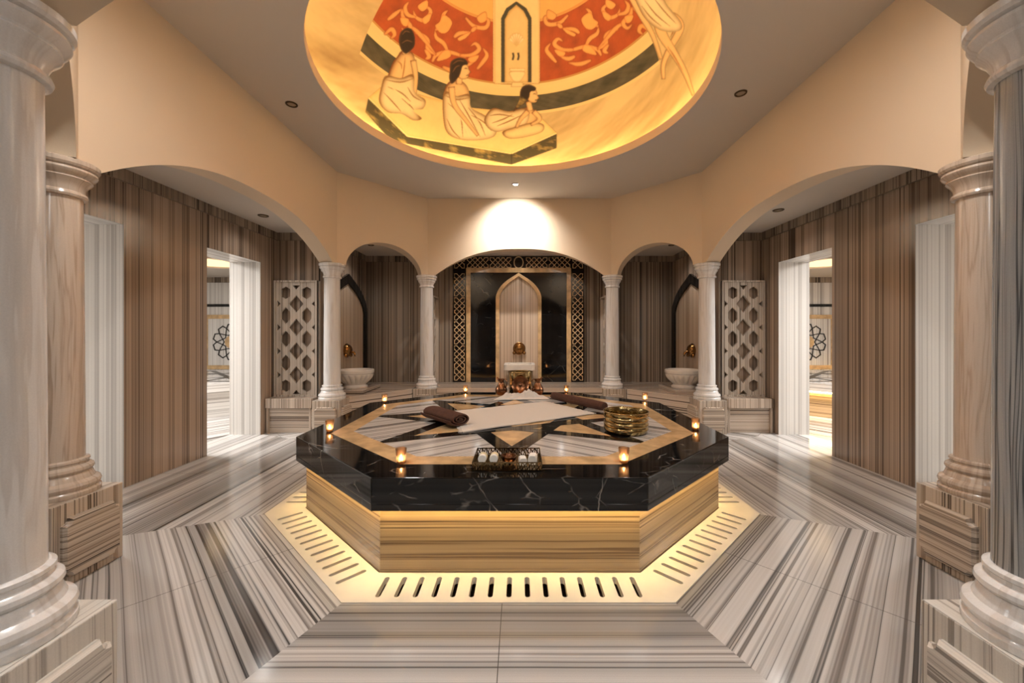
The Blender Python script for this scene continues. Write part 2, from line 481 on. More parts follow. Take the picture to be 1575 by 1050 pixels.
for p in io.data.polygons:
    for li in p.loop_indices:
        co = io.data.vertices[io.data.loops[li].vertex_index].co
        ax = -co.x if p.center.x < 0 else co.x
        u2.data[li].uv = (ax*.60 + co.y*.80 + 3, ax*.80-co.y*.60)
# bands in the pale marble run outwards on both sides: split the field down the middle
obj('lip', MB().plate(loc(offset(SLAB, -.001)), [loc(offset(SLAB, -.011))], .345, .3765), M_BLACK, slab)  # lip added to hide the strip and its mirror image in the floor
lv = MB().plate(loc(offset(SLAB, -.035)), [loc(offset(SLAB, -.040))], .362, .3765)
lo_, li_ = loc(offset(SLAB, -.011)), loc(offset(SLAB, -.035))
for i in range(8):
    a, b = Vector(lo_[i]), Vector(lo_[(i+1) % 8]); c, d = Vector(li_[i]), Vector(li_[(i+1) % 8])
    nb = int((b-a).length/.022); e = (b-a).normalized()*.0012
    for k in range(1, nb):
        p, q = a.lerp(b, k/nb), c.lerp(d, k/nb)
        lv.plate([tuple(p-e), tuple(p+e), tuple(q+e), tuple(q-e)], (), .347, .374)
obj('louvre', lv, M_BLACK, slab)  # baffles added to keep the strip's reflection off the polished floor
st = MB().plate(loc(offset(SLAB, -.0115)), [loc(offset(SLAB, -.0345))], .372, .3755)
obj('light_strip', st, M_UNDER, slab)['label'] = 'warm glowing light strip under the black top'

# ---------------------------------------------------------------- columns
def notch_panel(w, h, c=.03):
    pts = []
    for sx, sz, a0 in ((1, 1, 270), (-1, 1, 360), (-1, -1, 90), (1, -1, 180)):
        cx, cz = sx*w/2, sz*h/2
        seq = [(cx+c*math.cos(math.radians(a0-k*18)), cz+c*math.sin(math.radians(a0-k*18))) for k in range(0, 6)]
        pts += seq
    return pts
PH = .411
def make_column(mshaft, mcap, mped, rz_uv=0):
    t = thing('marble_column', '', 'column', (0, 0, 0), 0, 'marble columns around the slab', 'thing')
    pd = obj('pedestal', MB().box((-.17, -.17, 0), (.17, .17, PH)), mped, t, uv='v', bevel=.004)
    for k in range(4):
        R = Matrix.Rotation(k*PI/2, 4, 'Z') @ Matrix.Translation((0, -.17, .19)) @ Matrix.Rotation(PI/2, 4, 'X')
        mb = MB().plate(notch_panel(.27, .29), (), -.002, .012, 0, R)
        big = notch_panel(.27, .29); small = [(x*.93, z*.935) for x, z in big]
        n = len(big)
        mb.add([(p[0], p[1], .012) for p in big]+[(p[0], p[1], .026) for p in small], [(i, (i+1) % n, n+(i+1) % n, n+i) for i in range(n)], 0, R)
        mb.plate(small, (), .010, .026, 0, R)
        obj('raised_panel', mb, mped, pd, uv='h')
    base = [(.158, 0), (.160, .004), (.160, .022), (.152, .028), (.150, .032), (.156, .040), (.160, .052), (.156, .066), (.148, .072), (.138, .078), (.133, .090), (.128, .104), (.122, .112),
            (.128, .116), (.134, .126), (.132, .138), (.124, .146), (.114, .150), (.112, .160), (.118, .166), (.117, .176), (.106, .182)]
    obj('base', MB().lathe([(r, z+PH) for r, z in base], 64), mcap, t, smooth=True, uv='polar', angle=28)
    z0, z1 = PH+.18, ZSPR-.185
    prof = [(.101, z0), (.100, z0+.02)]+[(.100-.007*(k/12)**1.6, z0+.02+(z1-z0-.04)*k/12) for k in range(13)]+[(.094, z1)]
    obj('shaft', MB().lathe(prof, 64), mshaft, t, smooth=True, uv='polar')
    cap = [(.096, 0), (.108, .004), (.112, .014), (.108, .026), (.100, .032), (.102, .050), (.112, .072), (.126, .088), (.130, .094), (.126, .100), (.128, .106), (.142, .118), (.148, .130), (.146, .140),
           (.138, .144), (.150, .150), (.156, .160), (.156, .180), (.148, .185)]
    obj('capital', MB().lathe([(r, z+z1) for r, z in cap], 64), mcap, t, smooth=True, uv='polar', angle=28)
    return t
cl_ = ['pale marble column nearest the camera, cut off by the left edge of the picture',
       'grey-veined marble column nearest the camera, cut off by the right edge of the picture',
       'brownish marble column half hidden behind the big grey-veined right column',
       'slim marble column beside the right lattice screen, in front of the right wash basin',
       'slim marble column at the right end of the far middle arch',
       'slim marble column at the left end of the far middle arch',
       'slim marble column beside the left lattice screen, in front of the left wash basin',
       'brownish marble column half hidden behind the big pale left column']
protos = {}
for i, (x, y) in enumerate(COLS):
    kind = {0: 'p', 1: 'g', 2: 'b', 7: 'b'}.get(i, 's')
    if kind == 's' and 's' in protos:
        c = dup(protos['s'], (x, y, 0), 0)
    else:
        if kind == 'b' and 'b' in protos: c = dup(protos['b'], (x, y, 0), 0)
        else:
            c = make_column({'p': M_COL, 'g': M_COLG, 'b': M_COLB, 's': M_COL}[kind], M_COLB if kind == 'b' else M_COL, {'p': M_PEDW, 'g': M_PEDW}.get(kind, M_PED))
            protos[kind] = c; c.location = (x, y, 0)
    c['label'] = cl_[i]

# ---------------------------------------------------------------- arcade walls, ceilings, dome
IN, OUT = offset(COLS, -.075), offset(COLS, .125)
names = ['wall_front_arch', 'wall_front_right_arch', 'wall_right_arch', 'wall_back_right_arch', 'wall_back_arch', 'wall_back_left_arch', 'wall_left_arch', 'wall_front_left_arch']
for i in range(8):
    j = (i+1) % 8
    a, b, c, d = Vector(IN[i]), Vector(IN[j]), Vector(OUT[i]), Vector(OUT[j])
    chamf = i % 2 == 1
    Ln = (b-a).length; N = 56; mb = MB(); vs = []
    e0 = .115/Ln
    ts = [0]+[e0+(1-2*e0)*(.5-.5*math.cos(PI*k/N)) for k in range(N+1)]+[1]
    for t in ts:
        u = (t-e0)/(1-2*e0)*2-1
        if abs(u) >= 1: h = 0
        elif chamf: h = .37*max(0, 1-abs(u)**2.1)**.58
        else: h = (.375 if i != 4 else .40)*(1-abs(u)**2.45)
        z = ZSPR+h
        p, q = a.lerp(b, t), c.lerp(d, t)
        vs += [(p.x, p.y, z), (p.x, p.y, ZCEIL+.02), (q.x, q.y, z), (q.x, q.y, ZCEIL+.02)]
    fs = []
    for k in range(len(ts)-1):
        o = 4*k
        fs += [(o, o+1, o+5, o+4), (o+2, o+6, o+7, o+3), (o, o+4, o+6, o+2), (o+1, o+3, o+7, o+5)]
    mb.add(vs, fs)
    struct(names[i], mb, M_PLASTER, smooth=True, angle=30)
DR, DCX, DCY = 1.61, -.045, -.04
circ = [(DCX+DR*math.cos(2*PI*k/128), DCY+DR*math.sin(2*PI*k/128)) for k in range(128)]
struct('ceiling', MB().plate(offset(IN, .1), [circ], ZCEIL, ZCEIL+.03), M_CEIL)
struct('ceiling_aisle', MB().plate([(-XW-.1, -5.2), (XW+.1, -5.2), (XW+.1, 3.3), (-XW-.1, 3.3)], [offset(OUT, -.03)], ZAIS, ZAIS+.05), M_CEIL)
rim = MB().lathe([(DR, ZCEIL-.001), (DR-.004, ZCEIL+.004), (DR-.004, ZCEIL+.085), (DR, ZCEIL+.09), (DR+.03, ZCEIL+.09), (DR+.03, ZCEIL+.04), (1.86, ZCEIL+.04), (1.86, ZCEIL+.12)], 128, cap=False)
struct('trim_1', rim, M_PLASTER, loc=(DCX, DCY, 0), smooth=True, angle=30)
cove = MB().tube([(DCX+1.715*math.cos(2*PI*k/72), DCY+1.715*math.sin(2*PI*k/72), ZCEIL+.062) for k in range(72)], .011, 6, closed=True)
tag(obj('light_strip', cove, M_COVE), 'warm glowing light strip hidden in the cove at the foot of the painted dome', 'light strip')

# ---- mural (a painting on the dome): colours of the paint are computed on a grid
RS, ZC = 1.80, ZCEIL+.06
def dome_pt(px, py):
    d = Vector(((px-PX0)/FPX, 1, -(py-PY0)/FPX)); o = Vector((0, CAMY, CAMZ)); c = Vector((DCX, DCY, ZC))
    oc = o-c; A = d.dot(d); B = 2*oc.dot(d); C = oc.dot(oc)-RS*RS
    t = (-B+math.sqrt(max(0, B*B-4*A*C)))/(2*A)
    return o+d*t
def lat(px, py):
    p = dome_pt(px, py); return math.asin(max(-1, min(1, (p.z-ZC)/RS)))
def az(px, py):
    p = dome_pt(px, py); return math.atan2(p.x-DCX, p.y-DCY)
NA, NL = 760, 330
azs = np.concatenate([np.linspace(-PI, -1.75, 40, endpoint=False), np.linspace(-1.75, 1.75, NA), np.linspace(1.75, PI, 41)[1:]])
las = np.concatenate([np.linspace(0, 1.15, NL), np.linspace(1.15, PI/2-.001, 30)[1:]])
AZ, LA = np.meshgrid(azs, las)
X = DCX+RS*np.cos(LA)*np.sin(AZ); Y = DCY+RS*np.cos(LA)*np.cos(AZ); Zz = ZC+RS*np.sin(LA)
dep = np.maximum(Y-CAMY, .05)
PXs = PX0+FPX*X/dep; PYs = PY0-FPX*(Zz-CAMZ)/dep
def srgb(c): return np.array(lin(c)[:3])
rng = np.random.default_rng(3)
def fbm(u, v, seed, octs=5):
    r = np.random.default_rng(seed); out = 0; amp = 1; tot = 0
    for o in range(octs):
        a = r.uniform(0, 2*PI, 6); f = 2.0**o
        s = 0
        for k in range(6):
            s = s+np.sin(f*(u*np.cos(a[k])+v*np.sin(a[k]))+r.uniform(0, 6.28))
        out = out+amp*s/6; tot += amp; amp *= .6
    return out/tot
cream, creamd = srgb((222, 196, 148)), srgb((132, 98, 58))
sw = fbm(AZ*2.2+LA*3.0, LA*16-AZ*5, 5)+.5*fbm(AZ*7, LA*30-AZ*9, 8)
wgt = np.clip(.28-1.0*sw, 0, 1)[..., None]*.85
col = cream*(1-wgt)+creamd*wgt
# latitude bands
l_b0, l_b1 = lat(740, 168), lat(740, 143)      # dark bench band
l_c1 = lat(740, 124)                            # cream moulding
l_r1 = lat(740, 27)                             # top of the red field
a_l, a_r = az(566, 48), az(1003, 62)
mott = fbm(AZ*26, LA*26, 12)
inaz = (AZ > a_l) & (AZ < a_r)
def put(mask, c, vary=None, amt=.3):
    global col
    mm = mask[..., None].astype(float)
    cc_ = np.broadcast_to(c, col.shape).copy()
    if vary is not None: cc_ = cc_*(1+amt*vary[..., None])
    col = col*(1-mm)+np.clip(cc_, 0, 1)*mm
put(inaz & (LA > l_b0-.018) & (LA <= l_c1), srgb((236, 206, 150)), fbm(AZ*4, LA*60, 4), .15)
put(inaz & (LA > l_b0) & (LA <= l_b1), srgb((78, 74, 62)), fbm(AZ*34, LA*60, 14), 1.1)
put(inaz & (LA > l_c1) & (LA <= l_r1), srgb((172, 78, 38)), fbm(AZ*30, LA*34, 15), .5)
put(inaz & (np.abs(LA-l_c1) < .006), srgb((190, 140, 80)))
put(LA > l_r1, srgb((232, 176, 104)), mott, .12)
put(inaz & (np.abs(LA-l_r1) < .008), srgb((214, 150, 84)))

# raster layer in dome-picture units (the pieces of the painted scene)
SC = 3; RX0, RY0, RW, RH = 440, -30, 700, 300
rgb = np.zeros((RH*SC, RW*SC, 3)); alp = np.zeros((RH*SC, RW*SC))
gy, gx = np.mgrid[0:RH*SC, 0:RW*SC]
gpx = RX0+(gx+.5)/SC; gpy = RY0+(gy+.5)/SC
def Zm(pts): return [(440+x/2.25, y/2.25) for x, y in pts]
def smooth_closed(pts, n=8):
    out = []; m = len(pts)
    for i in range(m):
        p0, p1, p2, p3 = [np.array(pts[(i+k-1) % m], float) for k in range(4)]
        for t in np.linspace(0, 1, n, endpoint=False):
            out.append(.5*((2*p1)+(-p0+p2)*t+(2*p0-5*p1+4*p2-p3)*t*t+(-p0+3*p1-3*p2+p3)*t**3))
    return [tuple(p) for p in out]
def smooth_open(pts, n=8):
    P = [np.array(p, float) for p in pts]; P = [2*P[0]-P[1]]+P+[2*P[-1]-P[-2]]; out = []
    for i in range(1, len(P)-2):
        p0, p1, p2, p3 = P[i-1:i+3]
        for t in np.linspace(0, 1, n, endpoint=False):
            out.append(.5*((2*p1)+(-p0+p2)*t+(2*p0-5*p1+4*p2-p3)*t*t+(-p0+3*p1-3*p2+p3)*t**3))
    out.append(P[-2]); return [tuple(p) for p in out]
def polymask(pts):
    xs = [p[0] for p in pts]; ys = [p[1] for p in pts]
    x0, x1 = max(0, int((min(xs)-RX0)*SC)-12), min(RW*SC, int((max(xs)-RX0)*SC)+13)
    y0, y1 = max(0, int((min(ys)-RY0)*SC)-12), min(RH*SC, int((max(ys)-RY0)*SC)+13)
    if x1 <= x0 or y1 <= y0: return None
    sx, sy = gpx[y0:y1, x0:x1], gpy[y0:y1, x0:x1]
    ins = np.zeros(sx.shape, bool)
    for k in range(len(pts)):
        ax, ay = pts[k]; bx, by = pts[(k+1) % len(pts)]
        if ay == by: continue
        c = ((ay > sy) != (by > sy)) & (sx < (bx-ax)*(sy-ay)/(by-ay)+ax)
        ins ^= c
    return (slice(y0, y1), slice(x0, x1)), ins.astype(float)
def blur(m, r):
    for _ in range(2):
        for axis in (0, 1):
            c = np.cumsum(np.pad(m, [(r+1, r) if a == axis else (0, 0) for a in (0, 1)]), axis=axis)
            n = m.shape[axis]
            m = (np.take(c, range(2*r+1, 2*r+1+n), axis)-np.take(c, range(0, n), axis))/(2*r+1)
    return m
def paint(pts, c, edge=None, r=6, sm=True, zoom=True, soft=1):
    if zoom: pts = Zm(pts)
    if sm: pts = smooth_closed(pts)
    res = polymask(pts)
    if res is None: return
    sl, m = res
    c = srgb(c)
    full = np.broadcast_to(c, m.shape+(3,)).copy()
    if edge is not None:
        b = blur(m, r); q_ = max(1, int(r*.45)); b = np.clip((.45*b+.55*np.roll(b, (q_, q_), (0, 1)))*2-1, 0, 1)[..., None]**.8
        full = srgb(edge)*(1-b)+c*b
    k = blur(m, soft)[..., None]
    rgb[sl] = rgb[sl]*(1-k)+full*k
    alp[sl] = np.maximum(alp[sl], k[..., 0])
def stroke(pts, w, c, edge=None, zoom=True):
    p = smooth_open(pts, 6); n = len(p); Lf, Rt = [], []
    for i in range(n):
        a = np.array(p[min(i+1, n-1)])-np.array(p[max(i-1, 0)]); a = a/(np.hypot(*a)+1e-9); q = np.array((-a[1], a[0]))
        ww = (w if not callable(w) else w(i/(n-1)))/2
        Lf.append(tuple(np.array(p[i])+q*ww)); Rt.append(tuple(np.array(p[i])-q*ww))
    paint(Lf+Rt[::-1], c, edge, 5, False, zoom)
# painted niche in the red field
paint([(716, -60), (716, 285), (748, 285), (748, 60), (775, 20), (797, -2), (825, 20), (845, 60), (850, 285), (878, 285), (878, -60)], (234, 204, 150), sm=False)
paint([(720, -60), (720, 290), (876, 290), (876, -60)], (236, 206, 152), (206, 166, 108), 5, False)
paint([(744, 285), (744, 62), (762, 28), (797, 4), (832, 28), (850, 62), (850, 285)], (62, 60, 52), sm=False)
paint([(757, 285), (757, 68), (772, 38), (797, 17), (822, 38), (837, 68), (837, 285)], (228, 196, 140), (196, 156, 98), 8, False)
for k in range(7):
    a = math.radians(-150+k*20)
    stroke([(797, 160), (797+38*math.cos(a)*.75, 140+44*math.sin(a)*.8+8)], lambda t: 3+8*t, (248, 232, 196), (210, 176, 124))
stroke([(785, 182), (787, 195), (784, 208)], 7, (70, 54, 38)); stroke([(803, 182), (805, 195), (802, 208)], 7, (70, 54, 38))
paint([(772, 236), (828, 236), (826, 246), (774, 246)], (244, 222, 176), (190, 150, 96), 3, False)
paint([(774, 248), (826, 248), (818, 272), (808, 282), (790, 282), (780, 272)], (240, 216, 168), (186, 146, 92), 4)
paint([(782, 284), (818, 284), (822, 300), (778, 300)], (236, 208, 156), (186, 146, 92), 3, False)
# scrolls
SCR = [[(505, 215), (520, 190), (560, 180), (600, 190), (625, 200)], [(560, 180), (545, 150), (520, 130), (515, 105)], [(600, 190), (640, 190), (668, 170), (655, 150), (638, 160)],
       [(520, 190), (490, 170), (490, 140), (470, 120), (445, 115)], [(485, 20), (500, 40), (480, 70), (450, 60), (440, 35)], [(450, 60), (420, 50), (412, 25), (425, 5)],
       [(580, 130), (600, 115), (640, 110)], [(595, 215), (620, 225), (650, 215)], [(515, 105), (540, 85), (545, 50), (560, 35)], [(430, 90), (455, 110), (480, 140), (520, 190)], [(400, 30), (405, 60), (430, 90), (415, 110), (398, 95)], [(620, 60), (650, 90), (690, 95), (700, 70), (680, 60)], [(640, 110), (660, 90)], [(660, 240), (680, 215), (695, 190), (680, 165)], [(540, 230), (580, 245), (620, 240)], [(350, 70), (375, 50), (400, 30)], [(340, 120), (365, 100), (375, 120), (360, 135)], [(480, 170), (495, 195), (480, 205)]]
LEA = [[(545, 50), (575, 75), (560, 110), (535, 115), (515, 90), (530, 75)], [(595, 130), (640, 108), (625, 130), (600, 142)], [(540, 178), (565, 172), (570, 195), (545, 208), (520, 210)], [(470, 65), (500, 45), (498, 70), (480, 84)], [(455, 20), (488, 0), (490, 26), (470, 40)], [(630, 200), (668, 190), (655, 214), (636, 216)], [(395, 60), (425, 66), (418, 92), (400, 84)], [(660, 60), (690, 40), (694, 70), (672, 80)]]
for mir in (0, 1):
    f = (lambda p: p) if not mir else (lambda p: (1596-p[0]+0, p[1]*.92-4))
    for s_ in SCR: stroke([f(p) for p in s_], lambda t: 5+12*math.sin(PI*min(1, t*.9+.1)), (226, 164, 98), (190, 108, 56))
    for s_ in LEA: paint([f(p) for p in s_], (232, 168, 98), (200, 116, 58), 4)
# stone bench under the bathers
paint([(285, 338), (330, 300), (470, 330), (640, 372), (870, 395), (937, 460), (780, 530), (420, 470)], (240, 208, 148), (226, 186, 120), 10, False)
paint([(285, 336), (274, 388), (362, 486), (780, 570), (937, 512), (937, 460), (780, 531), (420, 471)], (70, 64, 48), sm=False)
stroke([(285, 338), (420, 471)], 4, (250, 226, 170)); stroke([(420, 471), (780, 531)], 4, (250, 226, 170)); stroke([(780, 531), (937, 460)], 4, (250, 226, 170)); stroke([(780, 531), (780, 570)], 3, (36, 32, 26))
SK, SKD = (234, 194, 140), (128, 76, 42); TW_, TWD = (240, 218, 176), (138, 98, 58); HR, HRD = (40, 26, 20), (20, 12, 10)
LN = (96, 56, 32); HL = (250, 226, 180)
def lines(ls, w=3, c=None):
    for l_ in ls: stroke(l_, lambda t: w*(.35+math.sin(PI*min(1, max(0, t)))*.8), c or LN)
# bather seen from behind, wrapped in a towel
paint([(400, 176), (432, 178), (446, 206), (446, 250), (440, 310), (360, 318), (340, 312), (352, 262), (368, 218), (384, 196)], SK, SKD, 17)
lines([[(412, 196), (408, 240), (398, 292)], [(384, 210), (398, 222), (400, 240)]], 4, (176, 118, 70))
stroke([(440, 208), (448, 262), (444, 320), (434, 376)], lambda t: 22-9*t, SK, SKD)
paint([(346, 262), (396, 270), (440, 258), (446, 318), (482, 346), (474, 376), (440, 382), (470, 410), (440, 416), (400, 394), (352, 388), (322, 352), (330, 298)], TW_, TWD, 15)
lines([[(344, 276), (396, 284), (440, 272)], [(352, 300), (400, 322), (432, 352)], [(338, 320), (372, 356), (398, 386)], [(420, 300), (440, 332), (470, 350)], [(400, 340), (430, 366), (442, 380)]], 4, (150, 108, 64))
lines([[(364, 300), (404, 336), (426, 360)]], 5, HL)
stroke([(410, 150), (414, 188)], 24, SK, SKD)
paint([(390, 142), (396, 112), (416, 96), (436, 102), (446, 130), (444, 160), (430, 176), (414, 186), (398, 172)], HR, (84, 54, 34), 6)
lines([[(402, 120), (414, 108), (430, 112)], [(400, 150), (418, 140), (438, 146)]], 3, (110, 74, 46))
# bather in the middle, turned to the right, towel around the body
paint([(566, 282), (598, 276), (626, 298), (636, 338), (620, 380), (560, 380), (545, 340), (550, 304)], SK, SKD, 14)
paint([(546, 318), (590, 332), (634, 326), (642, 372), (692, 402), (726, 440), (722, 470), (680, 484), (610, 484), (560, 462), (544, 410)], TW_, TWD, 15)
lines([[(548, 330), (590, 344), (636, 338)], [(560, 356), (602, 400), (612, 474)], [(600, 345), (632, 400), (672, 474)], [(640, 398), (680, 420), (712, 452)], [(556, 410), (576, 450), (602, 478)], [(630, 372), (668, 420), (690, 470)]], 4, (150, 108, 64))
lines([[(576, 360), (612, 420), (634, 470)], [(660, 410), (696, 440), (706, 462)]], 5, HL)
stroke([(572, 300), (582, 360), (624, 418), (664, 470)], lambda t: 24-13*t, SK, SKD)
stroke([(600, 262), (598, 292)], 22, SK, SKD)
paint([(592, 212), (616, 212), (630, 228), (632, 238), (640, 250), (633, 254), (632, 264), (624, 272), (608, 274), (594, 262)], SK, SKD, 6)
lines([[(616, 238), (622, 236), (628, 239)], [(622, 262), (628, 260), (632, 261)]], 3, (60, 34, 22))
paint([(566, 248), (570, 214), (594, 200), (620, 204), (630, 222), (612, 228), (606, 246), (598, 266), (574, 290), (564, 272)], HR, (84, 54, 34), 6)
lines([[(576, 222), (596, 210), (618, 212)], [(576, 250), (588, 232), (602, 226)]], 3, (110, 74, 46))
# reclining bather leaning on a cushion, towel wrapped
paint([(700, 398), (728, 376), (780, 392), (812, 380), (836, 370), (862, 384), (868, 416), (828, 440), (780, 440), (730, 452), (704, 432)], SK, SKD, 13)
paint([(686, 410), (716, 374), (770, 384), (824, 374), (842, 398), (826, 434), (770, 446), (730, 456), (698, 442)], TW_, TWD, 14)
lines([[(704, 400), (740, 396), (790, 404)], [(730, 436), (770, 420), (820, 396)], [(712, 426), (752, 412), (784, 396)]], 4, (150, 108, 64))
paint([(750, 454), (790, 440), (850, 424), (890, 430), (886, 456), (830, 474), (780, 480), (756, 472)], (240, 212, 158), TWD, 11)
stroke([(838, 384), (812, 412), (796, 442)], lambda t: 20-9*t, SK, SKD); stroke([(856, 384), (878, 412), (846, 432)], lambda t: 20-9*t, SK, SKD)
stroke([(838, 350), (846, 384)], 20, SK, SKD)
paint([(838, 304), (858, 302), (868, 318), (870, 328), (877, 340), (870, 343), (868, 352), (858, 356), (842, 352), (832, 334)], SK, SKD, 6)
lines([[(854, 326), (860, 324), (866, 327)], [(860, 347), (865, 346), (869, 347)]], 3, (60, 34, 22))
paint([(810, 316), (820, 298), (842, 292), (864, 302), (862, 314), (846, 318), (842, 336), (832, 350), (812, 366), (786, 386), (806, 348)], HR, (84, 54, 34), 6)
# bather stepping down on the right, wrapped in a towel
stroke([(1290, 60), (1340, 60), (1364, 96), (1332, 160), (1306, 220), (1306, 274)], lambda t: 38-25*t, SK, SKD)
stroke([(1290, 70), (1302, 120), (1340, 180), (1380, 250), (1410, 330)], lambda t: 44-32*t, SK, SKD)
stroke([(1192, -20), (1228, 50), (1268, 120), (1298, 205)], lambda t: 28-14*t, SK, SKD)
lines([[(1352, 90), (1340, 110), (1330, 130)], [(1320, 160), (1344, 196), (1372, 244)]], 4, (170, 112, 66))
paint([(1200, -40), (1280, -40), (1320, 20), (1366, 74), (1362, 106), (1300, 106), (1250, 72), (1222, 30)], TW_, TWD, 15)
lines([[(1240, 0), (1280, 50), (1330, 92)], [(1270, -10), (1310, 40), (1350, 82)], [(1230, 20), (1262, 60), (1300, 92)]], 4, (150, 108, 64))
ix = ((PXs-RX0)*SC).astype(int); iy = ((PYs-RY0)*SC).astype(int)
ok = (ix >= 1) & (ix < RW*SC-1) & (iy >= 1) & (iy < RH*SC-1) & (Y > DCY-.9)
ixc, iyc = np.clip(ix, 1, RW*SC-2), np.clip(iy, 1, RH*SC-2)
sa = sum(alp[iyc+a, ixc+b] for a in (-1, 0, 1) for b in (-1, 0, 1))/9*ok
sc_ = sum(rgb[iyc+a, ixc+b] for a in (-1, 0, 1) for b in (-1, 0, 1))/9
grain = 1+.10*fbm(AZ*60, LA*60, 77)[..., None]
lum = sc_.sum(-1)/np.maximum(sa, 1e-3)/3
stone = ((lum < .09) & (PYs > 140))[..., None]*sa[..., None]
vn = np.clip(fbm(AZ*34+LA*10, LA*44, 21)*2.2-.15, 0, 1)[..., None]
sc_ = sc_*(1-stone*vn)+srgb((176, 150, 92))*stone*vn
col = col*(1-sa[..., None])+np.clip(sc_*grain, 0, 1)*sa[..., None]
na, nl = len(azs), len(las)
me = bpy.data.meshes.new('dome_mural')
V3 = np.stack([X-DCX, Y-DCY, Zz], -1).reshape(-1, 3)
ii = np.arange(nl-1)[:, None]*na; jj = np.arange(na-1)[None, :]
q = np.stack([ii+jj, ii+na+jj, ii+na+jj+1, ii+jj+1], -1).reshape(-1, 4)
me.vertices.add(len(V3)); me.vertices.foreach_set('co', V3.ravel().astype(np.float32))
me.loops.add(q.size); me.loops.foreach_set('vertex_index', q.ravel().astype(np.int32))
me.polygons.add(len(q)); me.polygons.foreach_set('loop_start', (np.arange(len(q))*4).astype(np.int32))
me.polygons.foreach_set('use_smooth', np.ones(len(q), bool))
me.update(calc_edges=True); me.validate()
at = me.color_attributes.new('paint', 'FLOAT_COLOR', 'POINT')
at.data.foreach_set('color', np.concatenate([col.reshape(-1, 3), np.ones((len(V3), 1))], 1).ravel().astype(np.float32))
mm_, nt_, b_ = new_mat('mural_paint')
vc = node(nt_, 'ShaderNodeVertexColor', layer_name='paint'); L(nt_, vc.outputs[0], b_.inputs['Base Color']); b_.inputs['Roughness'].default_value = .7
me.materials.append(mm_)
mu = bpy.data.objects.new('dome_mural', me); COL.objects.link(mu); mu.location = (DCX, DCY, 0)
tag(mu, 'painted mural of towel-wrapped bathers on a stone bench covering the inside of the dome', 'mural', kind='thing')

# ---------------------------------------------------------------- outer walls
Y_D = [(-1.17, -.31), (.54, 1.375)]
ZD = 2.11
YS, YB = 1.70, 3.25          # screen wall and back wall
def side_wall(sx, name):
    out = [(-5.2, 0)]
    for a, b in Y_D: out += [(a, 0), (a, ZD), (b, ZD), (b, 0)]
    out += [(YS+.3, 0), (YS+.3, ZAIS+.1), (-5.2, ZAIS+.1)]
    M = Matrix(((0, 0, sx, 0), (1, 0, 0, 0), (0, 1, 0, 0), (0, 0, 0, 1)))
    mb = MB().plate(out, (), XW, XW+TW, 0, M, mside=1)
    o = struct(name, mb, [M_WALL, M_JAMB], uv='v', off=3.7 if sx < 0 else 9.2)
    if sx > 0: o.data.flip_normals()
    return o
side_wall(-1, 'wall_left'); side_wall(1, 'wall_right')
for sx in (-1, 1):
    lo, hi = sorted((sx*(XW-.025), sx*XW))
    struct('trim_%d' % (2 if sx < 0 else 3), MB().box((lo, -5.2, ZAIS-.10), (hi, YS, ZAIS)), M_WALLG, uv='v')
    # block carrying the lattice screen on its front and the basin arch on its inner side
    x0, x1 = sorted((sx*2.60, sx*(XW+.3)))
    struct('wall_alcove_left' if sx < 0 else 'wall_alcove_right', MB().box((x0, YS, 0), (x1, YB+.2, ZAIS+.05)), M_WALL, uv='v', off=15 if sx < 0 else 22)
    lo, hi = sorted((sx*2.58, sx*(XW-.025)))
    struct('trim_%d' % (4 if sx < 0 else 5), MB().box((lo, YS-.022, ZAIS-.10), (hi, YS, ZAIS)), M_WALLG, uv='v')
    lo, hi = sorted((sx*2.58, sx*2.60))
    struct('trim_%d' % (6 if sx < 0 else 7), MB().box((lo, YS-.022, ZAIS-.10), (hi, YB, ZAIS)), M_WALLG, uv='v')
struct('wall_front', MB().box((-XW-TW, -5.3, 0), (XW+TW, -5.2, ZAIS+.05)), M_WALL, uv='v', off=55)  # unseen wall added behind the camera to keep the bright background out of reflections
struct('wall_back', MB().box((-2.7, YB, 0), (2.7, YB+.2, ZAIS+.05)), M_WALLG, uv='v', off=31)
struct('trim_8', MB().box((-2.58, YB-.022, ZAIS-.10), (-1.13, YB, ZAIS)), M_WALLG, uv='v')
struct('trim_9', MB().box((1.13, YB-.022, ZAIS-.10), (2.58, YB, ZAIS)), M_WALLG, uv='v')

# raised platform along the back
half = [(2.595, 1.735), (2.205, 1.735), (2.205, 1.66), (1.595, 2.40), (1.595, 2.775), (1.245, 2.775), (1.245, 2.49)]
plat = half+[(-x, y) for x, y in half[::-1]]+[(-2.595, YB-.002), (2.595, YB-.002)]
struct('floor_platform', MB().plate(plat, (), 0, ZPLAT-.035), M_BENCH, uv='h', top=(0, 1))
struct('trim_10', MB().plate(plat, (), ZPLAT-.035, ZPLAT), M_BENCH, uv='h', top=(0, 1), bevel=.004)

# side benches under the lattice screens
for sx in (-1, 1):
    t = thing('marble_bench', 'low striped marble bench below the %s lattice screen' % ('left' if sx < 0 else 'right'), 'bench', (sx*2.872, 1.57, 0), 0, 'benches below the lattice screens')
    obj('seat', MB().box((-.286, -.13, .31), (.286, .125, .43)), M_BENCH, t, uv='v', bevel=.004)
    obj('front_panel', MB().box((-.272, -.09, .0), (.272, -.07, .31)), M_BENCH, t, uv='h')
    for s2 in (-1, 1): obj('side_panel', MB().box((s2*.265-.014, -.115, 0), (s2*.265+.014, .12, .31)), M_BENCH, t, uv='v')

